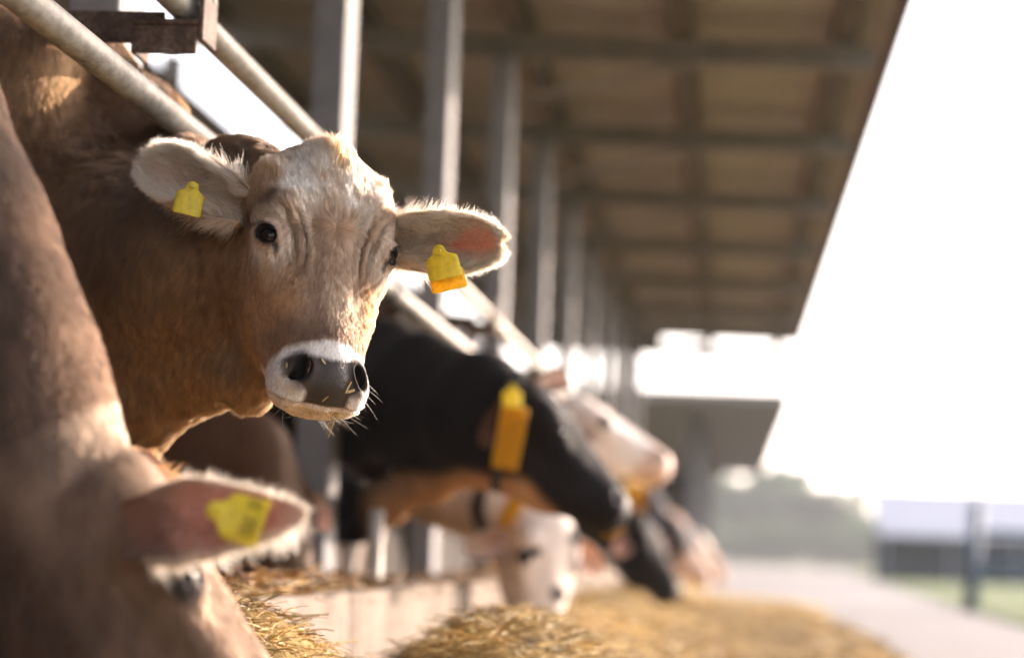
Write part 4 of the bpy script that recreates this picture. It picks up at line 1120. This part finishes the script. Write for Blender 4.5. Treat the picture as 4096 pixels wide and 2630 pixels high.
collar(bcow, at(1193, 1010, 7.72), (cn[0], cn[1]*.2, cn[2]*.25), .170, .195, (0, 0, 1), width=.045, mat=M['rubber'])
cb = [o for o in bcow.children if o.name.startswith('collar')][0]
c0 = at(1206, 952, 7.50); c1 = at(1180, 1098, 7.52); pw = (at(1215, 1010, 7.5)-at(1152, 1000, 7.54))/2; pn = np.array([0, -.012, 0])
MB().add([c0-pw, c0+pw, c1+pw, c1-pw, c0-pw+pn, c0+pw+pn, c1+pw+pn, c1-pw+pn], [(0, 1, 2, 3), (7, 6, 5, 4), (0, 4, 5, 1), (1, 5, 6, 2), (2, 6, 7, 3), (3, 7, 4, 0)]).build('number_plate', STRAP, cb, bevel=.004)
ear_tag(bcow, at(1199, 905, 7.46), (.1, -1, .1), 0, sc=1.25, label='yellow tag on the black cow ear')

# white-faced cow behind it
def white_coat(seed):
    def head(v, q, c):
        H = in_head(q)
        h = mixc(np.tile(lin(226, 214, 206), (len(v), 1)), lin(40, 36, 36), sstep(.12, .2, q[:, 1]+.1*vnoise(q, 9, seed))*.0)
        return c*(1-H[:, None])+muzzle_tone(q, h, lin(205, 178, 164))*H[:, None]
    return coat_patches(lin(222, 208, 196), lin(44, 38, 36), 2.2, .15, seed, head)
R = hrot(-58, 82, 0); T = place(R, (0, .19, -.03), 1335, 935, 10.4, 1.12)
ch = [chain_pts(c, R, T, 1.12) for c in [[('h', 0, .03, -.15, .10), (1240, 1000, 10.5, .17), (1130, 990, 10.6, .2), (1020, 980, 10.75, .24)], [('h', 0, -.05, -.15, .05), (1240, 1070, 10.5, .1), (1100, 1130, 10.6, .14)]]]
gen_cow('white faced cow with pink muzzle behind the black cow', R, T, 1.12, ch+std_trunk(-1.8, 11.6, k=1.05), white_coat(91), (-2.4, 10.8, .1), fine=.014, coarse=.03)

# spotted cow with its head down
def spotted_head(v, q, c):
    H = in_head(q)
    h = np.tile(lin(226, 212, 202), (len(v), 1))
    for p, r in (((-.085, .03, -.02), .035), ((.03, -.11, .01), .040), ((.09, .10, -.02), .05), ((-.06, -.20, -.03), .03)):
        d = np.sqrt(((q-np.array(p))**2).sum(1)); h = mixc(h, lin(36, 30, 30), sstep(r*1.15, r*.8, d+.008*vnoise(q, 30, 95)))
    return c*(1-H[:, None])+h*H[:, None]
R = hrot(-12, 38, -8); T = place(R, (0, .19, -.03), 1292, 1195, 9.1, 1.05)
ch = [chain_pts(c, R, T, 1.05) for c in [[('h', 0, .03, -.15, .10), (1180, 1190, 9.25, .15), (1080, 1130, 9.35, .18), (960, 1080, 9.5, .22)], [('h', 0, .14, -.09, .06), (1170, 1130, 9.25, .1), (1050, 1070, 9.4, .14)]]]
scow, _ = gen_cow('white cow with black spots and yellow collar lowering its face to the feed', R, T, 1.05, ch+std_trunk(-1.8, 10.0, k=.95), coat_patches(lin(214, 196, 180), lin(52, 40, 34), 2.4, .2, 96, spotted_head), (-2.3, 9.5, .1), fine=.013, coarse=.03, ear_cols=(lin(196, 168, 150), lin(214, 196, 180), lin(196, 176, 160)))
collar(scow, at(1222, 1222, 9.2), (.8, -.25, -.35), .155, .19, (0, 0, 1), width=.06)

# further cows down the row
R = hrot(-30, 70, 0); T = place(R, (0, .19, -.03), 1490, 1205, 13.6, 1.1)
ch = [chain_pts(c, R, T, 1.1) for c in [[('h', 0, .03, -.15, .10), (1400, 1190, 13.7, .17), (1310, 1160, 13.8, .22)]]]
dcow, _ = gen_cow('dark cow with yellow collar feeding beyond the spotted cow', R, T, 1.1, ch+std_trunk(-1.8, 13.9, k=1.0), coat_patches(lin(22, 20, 20), lin(200, 186, 176), 2.0, .4, 101), (-2.4, 13.9, .1), fine=.018, coarse=.035)
collar(dcow, at(1462, 1215, 13.65), (.9, -.2, -.3), .17, .2, (0, 0, 1), width=.09)
R = hrot(-35, 75, 0); T = place(R, (0, .19, -.03), 1572, 1215, 17.2, 1.1)
ch = [chain_pts(c, R, T, 1.1) for c in [[('h', 0, .03, -.15, .10), (1500, 1200, 17.3, .17), (1420, 1180, 17.4, .22)]]]
gen_cow('grey and white cow furthest along the feed row', R, T, 1.1, ch+std_trunk(-1.8, 17.5, k=1.0), coat_patches(lin(70, 66, 70), lin(206, 190, 180), 2.6, .05, 105, lambda v, q, c: mixc(c, lin(214, 186, 170), sstep(-.02, -.1, q[:, 1])*in_head(q))), (-2.4, 17.5, .1), fine=.02, coarse=.035)
R = hrot(-35, 80, 0); T = place(R, (0, .19, -.03), 1628, 1245, 22.5, 1.1)
ch = [chain_pts(c, R, T, 1.1) for c in [[('h', 0, .03, -.15, .10), (1560, 1240, 22.6, .17), (1500, 1220, 22.7, .22)]]]
gen_cow('pale cow, a small blur at the very end of the row', R, T, 1.1, ch+std_trunk(-1.85, 22.8, k=1.0), coat_patches(lin(190, 160, 140), lin(214, 200, 190), 2.6, .1, 107), (-2.4, 22.8, .1), fine=.022, coarse=.04)
# brown and white cow under the nearest cow's chin, coat darkened to stand for shade
R = hrot(-20, 55, 0); T = place(R, (0, .19, -.03), 640, 1075, 7.3, 1.0)
ch = [chain_pts(c, R, T, 1.0) for c in [[('h', 0, .03, -.15, .10), (560, 1080, 7.3, .15), (450, 1080, 7.3, .19), (340, 1080, 7.3, .23)]]]
def shade_head(v, q, c): return mixc(c, lin(120, 100, 84), np.exp(-(q[:, 0]/.05)**4)*in_head(q)*.6)
gen_cow('brown cow with its coat darkened for shade, head lowered behind the looking cow', R, T, 1.0, ch+std_trunk(-2.1, 7.6, k=.92), coat_patches(lin(66, 42, 24), lin(150, 130, 112), 2.0, .55, 111, shade_head), (-2.4, 7.05, .1), fine=.012, coarse=.03)

# ------------------------------------------------------------------ things far behind
fbn = empty('far_barn', (-2, 55, 0)); tag(fbn, 'second flat-roofed cattle shed standing behind the barn', 'shed')
MB().box((-7, 48, 3.68), (1.05, 90, 3.86)).build('roof', M['beam'], fbn)
MB().box((1.055, 48, 3.58), (1.09, 90, 3.90)).build('fascia', M['timber'], fbn)
for y in (54, 61, 68, 75, 82, 89):
    MB().box((-.95, y-.1, 0), (-.65, y+.1, 3.67)).build('post', M['steel'], fbn)
MB().box((-7, 48.2, 0), (-6.8, 90, 3.67)).build('back_wall', M['board'], fbn)
MB().box((-6.79, 89.6, 0), (-.98, 89.8, 3.67)).build('end_wall', M['board'], fbn)

wb = empty('farm_shed', (9, 92, 0)); tag(wb, 'low white roofed farm shed with dark open front beyond the road', 'shed')
MB().add([(5.2, 86, 1.55), (17, 86, 1.55), (17, 92, 3.3), (5.2, 92, 3.3), (5.2, 86, 1.63), (17, 86, 1.63), (17, 92, 3.38), (5.2, 92, 3.38)],
         [(0, 3, 2, 1), (4, 5, 6, 7), (0, 1, 5, 4), (1, 2, 6, 5), (2, 3, 7, 6), (3, 0, 4, 7)]).build('roof', M['white_metal'], wb)
MB().box((5.4, 91.6, 0), (16.8, 91.9, 3.28)).build('back_wall', M['dark_wall'], wb)
for k in range(5):
    x = 5.5+k*2.3
    MB().box((x, 86.6, 0), (x+2.2, 86.7, 1.50)).build('front_panel', M['dark_wall'], wb)
    MB().box((x-.09, 86.45, 0), (x-.01, 86.58, 1.54)).build('post', M['white_metal'], wb)

def pfence(x0, y0, nx, label):
    r = empty('pasture_fence', (x0, y0, 0)); tag(r, label, 'fence')
    for k in range(nx):
        MB().tube((x0+k*2.4, y0+k*1.5, 0), (x0+k*2.4+.05, y0+k*1.5, 1.32 if k else 1.30), .095, .080, n=14).build('post', M['blue_steel'], r, smooth=True)
    for z in (.42, .60, .95):
        for k in range(nx-1):
            MB().tube((x0+k*2.4+.06, y0+k*1.5, z), (x0+(k+1)*2.4-.06, y0+(k+1)*1.5, z), .042, n=10).build('rail', M['blue_steel'], r, smooth=True)
    return r
pfence(2.92, 29.8, 4, 'blue grey steel post and rail fence on the grass verge')
sp = empty('lamp_pole', (5.7, 58, 0)); tag(sp, 'thin dark pole rising behind the blue fence post', 'pole')
MB().tube((5.72, 58, 0), (5.74, 58, 2.62), .05, .04, n=10).build('shaft', M['steel'], sp, smooth=True)
MB().box((5.62, 57.9, 2.62), (5.86, 58.1, 2.80)).build('head', M['steel'], sp)

def leaf_mat(name, c0, c1):
    t = NT(name); oi = t.noise(.9, 3)
    t.l(t.ramp(oi.outputs['Fac'], [(.3, c0), (.7, c1)]), t.b.inputs['Base Color']); t.set(Roughness=.6)
    tr = t.n('ShaderNodeBsdfTranslucent'); tr.inputs[0].default_value = (c1[0]*.9, c1[1]*1.1, c1[2]*.9, 1)
    mx = t.n('ShaderNodeMixShader'); mx.inputs[0].default_value = .35
    t.l(t.b.outputs[0], mx.inputs[1]); t.l(tr.outputs[0], mx.inputs[2]); t.l(mx.outputs[0], t.out.inputs['Surface'])
    return t.m
LEAF = leaf_mat('leaves', (.05, .10, .035), (.085, .155, .06)); LEAF2 = leaf_mat('dark_leaves', (.045, .08, .035), (.075, .12, .055))
def tree(x, y, h, w, label, seed, mat=LEAF, n=5200, grp='trees beyond the barn', trunk=.25):
    rng = np.random.default_rng(seed)
    r = empty('tree', (x, y, 0)); tag(r, label, 'tree', grp)
    m = MB(); m.tube((x, y, 0), (x+.1, y, h*.45), .03*h, .018*h, n=10)
    for k in range(5):
        a = rng.uniform(0, 6.28); m.tube((x+.05, y, h*(.25+.05*k)), (x+math.cos(a)*w*.3, y+math.sin(a)*w*.3, h*(.5+.07*k)), .012*h, .005*h, n=7)
    m.build('trunk', M['bark'], r, smooth=True)
    nc = 26
    cc = np.stack([rng.normal(0, w*.28, nc), rng.normal(0, w*.28, nc), h*(trunk+.12)+rng.random(nc)*h*(.80-trunk)], -1)
    cr = rng.uniform(.16, .30, nc)*w*(1.15-.6*(cc[:, 2]/h))
    k = rng.integers(0, nc, n); d = rng.normal(0, 1, (n, 3)); d /= np.linalg.norm(d, axis=1, keepdims=True)
    c = cc[k]+d*(cr[k]*rng.uniform(.55, 1.05, n))[:, None]+np.array([x, y, 0])
    a = rng.normal(0, 1, (n, 3)); a /= np.linalg.norm(a, axis=1, keepdims=True); b = np.cross(a, rng.normal(0, 1, (n, 3))); b /= np.linalg.norm(b, axis=1, keepdims=True)
    s = rng.uniform(.5, 1.0, (n, 1))*h*.034
    v = np.stack([c-a*s, c+b*s*.6, c+a*s, c-b*s*.6], 1).reshape(-1, 3)
    mesh_obj('crown', v, np.arange(4*n).reshape(-1, 4), mat, r)
    return r
names = ['round pale tree behind the left end of the far shed', 'broad pale tree rising just right of the far shed', 'tallest pale tree in the hazy row', 'lower rounded tree right of the tallest one', 'sloping low tree at the right end of the hazy row',
         'small bushy tree in the gap before the white shed', 'narrow dark tree beside the white shed roof', 'tree half hidden behind the far shed posts']
for k, (tx, ty, th, tw) in enumerate([(-9, 385, 13.5, 13), (0, 372, 15.5, 14), (7.5, 380, 17, 14), (14, 368, 12.5, 12), (19.5, 375, 9, 11), (25.5, 390, 6, 9), (23.6, 350, 12.5, 4.5), (-20, 380, 12, 14)]):
    tree(tx, ty, th, tw, names[k], 40+k, LEAF2 if k in (3, 6) else LEAF, n=9000 if k != 6 else 2500, trunk=.0)
for k in range(9):
    tree(-9+4.4*k, 330+1.5*k, 6.0, 8.5, ['low hedge bush nearest the far shed', 'second low hedge bush from the far shed', 'third low hedge bush from the far shed', 'fourth low hedge bush before the trees', 'middle low hedge bush before the trees', 'sixth low hedge bush before the trees',
         'seventh low hedge bush towards the white shed', 'low hedge bush one before the white shed', 'last low hedge bush next to the white shed'][k], 60+k, LEAF2, n=3200, grp='low hedge before the trees', trunk=.0)
# ------------------------------------------------------------------ hazy air over the farm
hz = bpy.data.materials.new('haze_air'); hz.use_nodes = True
for n_ in list(hz.node_tree.nodes):
    if n_.type == 'BSDF_PRINCIPLED': hz.node_tree.nodes.remove(n_)
pv = hz.node_tree.nodes.new('ShaderNodeVolumePrincipled'); pv.inputs['Color'].default_value = (.93, .95, 1, 1); pv.inputs['Density'].default_value = .0005; pv.inputs['Anisotropy'].default_value = .0
hz.node_tree.links.new(pv.outputs[0], hz.node_tree.nodes['Material Output'].inputs['Volume'])
tag(mesh_obj('haze', *box((-420, -80, -1.1), (420, 920, 26.0)), hz), kind='stuff')

mcow = build_main_cow()
ear_tag(mcow, at(449, 436, 4.165), (.30, -1, .05), -10, rear=(-.008, .045, .006), label='yellow tag in the ear by the neck')
ear_tag(mcow, at(1027, 586, 4.195), (-.05, -1, -.25), 14, sc=1.2, hs=.80, rear=(.004, .035, -.017), label='yellow tag in the sunlit ear')
# bits of straw caught on the nose and mouth
def flake(u, w, ang, ln, wd, col, label, curl=.2):
    p, n = on_cow(u, w, .0022)
    up = np.array([0, 0, 1.0]); up = up-n*(up@n); up /= np.linalg.norm(up); rt = np.cross(up, n)
    a = math.radians(ang); d = rt*math.cos(a)+up*math.sin(a); s = np.cross(n, d)
    V = []
    for k in range(6):
        t = k/5-.5; wv = wd*(1-1.2*t*t)
        for sd in (-.5, .5):
            for th in (0, .0007): V.append(p+d*(ln*t)+s*(wv*sd)+n*(th+curl*ln*t*t))
    F = []
    for k in range(5):
        b = 4*k
        F += [(b, b+4, b+6, b+2), (b+1, b+3, b+7, b+5), (b, b+1, b+5, b+4), (b+2, b+6, b+7, b+3)]
    F += [(0, 2, 3, 1), (20, 21, 23, 22)]
    return tag(mesh_obj('straw_flake', np.array(V), F, col), label, 'straw', 'straw bits on the cow nose')
CH = [plastic('straw_chip_%d' % i, c, tr=.1, dirt=.6) for i, c in enumerate([(.50, .33, .12), (.62, .50, .26), (.28, .17, .07)])]
flake(726, 857, -50, .026, .009, CH[2], 'brown curled leaf bit inside the rim of the big nostril', .3)
flake(758, 847, -55, .011, .0035, CH[1], 'pale straw flake on top of the dark nose', .1)
flake(676, 857, -70, .010, .004, CH[1], 'tan straw chip on the white muzzle beside the nostril', .1)
flake(815, 905, 68, .022, .0035, CH[0], 'golden straw sliver on the nostril nearest the sun', .2)
flake(823, 915, 20, .014, .005, CH[1], 'short pale straw bit below the golden sliver', .1)
flake(764, 932, 48, .014, .0025, CH[0], 'thin golden straw strip low on the nose', .1)
def wisp():
    rng = np.random.default_rng(5); m = MB()
    p0, n0 = on_cow(792, 966, .001)
    for (du, dw) in ((-22, 52), (-14, 36), (-26, 36), (-8, 24), (-17, 62), (6, 20)):
        a = p0+rng.normal(0, .002, 3); e = p0+np.array([du/1390, rng.uniform(-.015, 0), -dw/1390]); mid = (a+e)/2+rng.normal(0, .003, 3)
        m.tube(a, mid, .0012, .0010, n=6, caps=True); m.tube(mid, e, .0010, .0005, n=6, caps=True)
    return tag(m.build('straw_wisp', CH[0]), 'golden wisp of straw hanging from the mouth', 'straw', 'straw bits on the cow nose')
wisp()
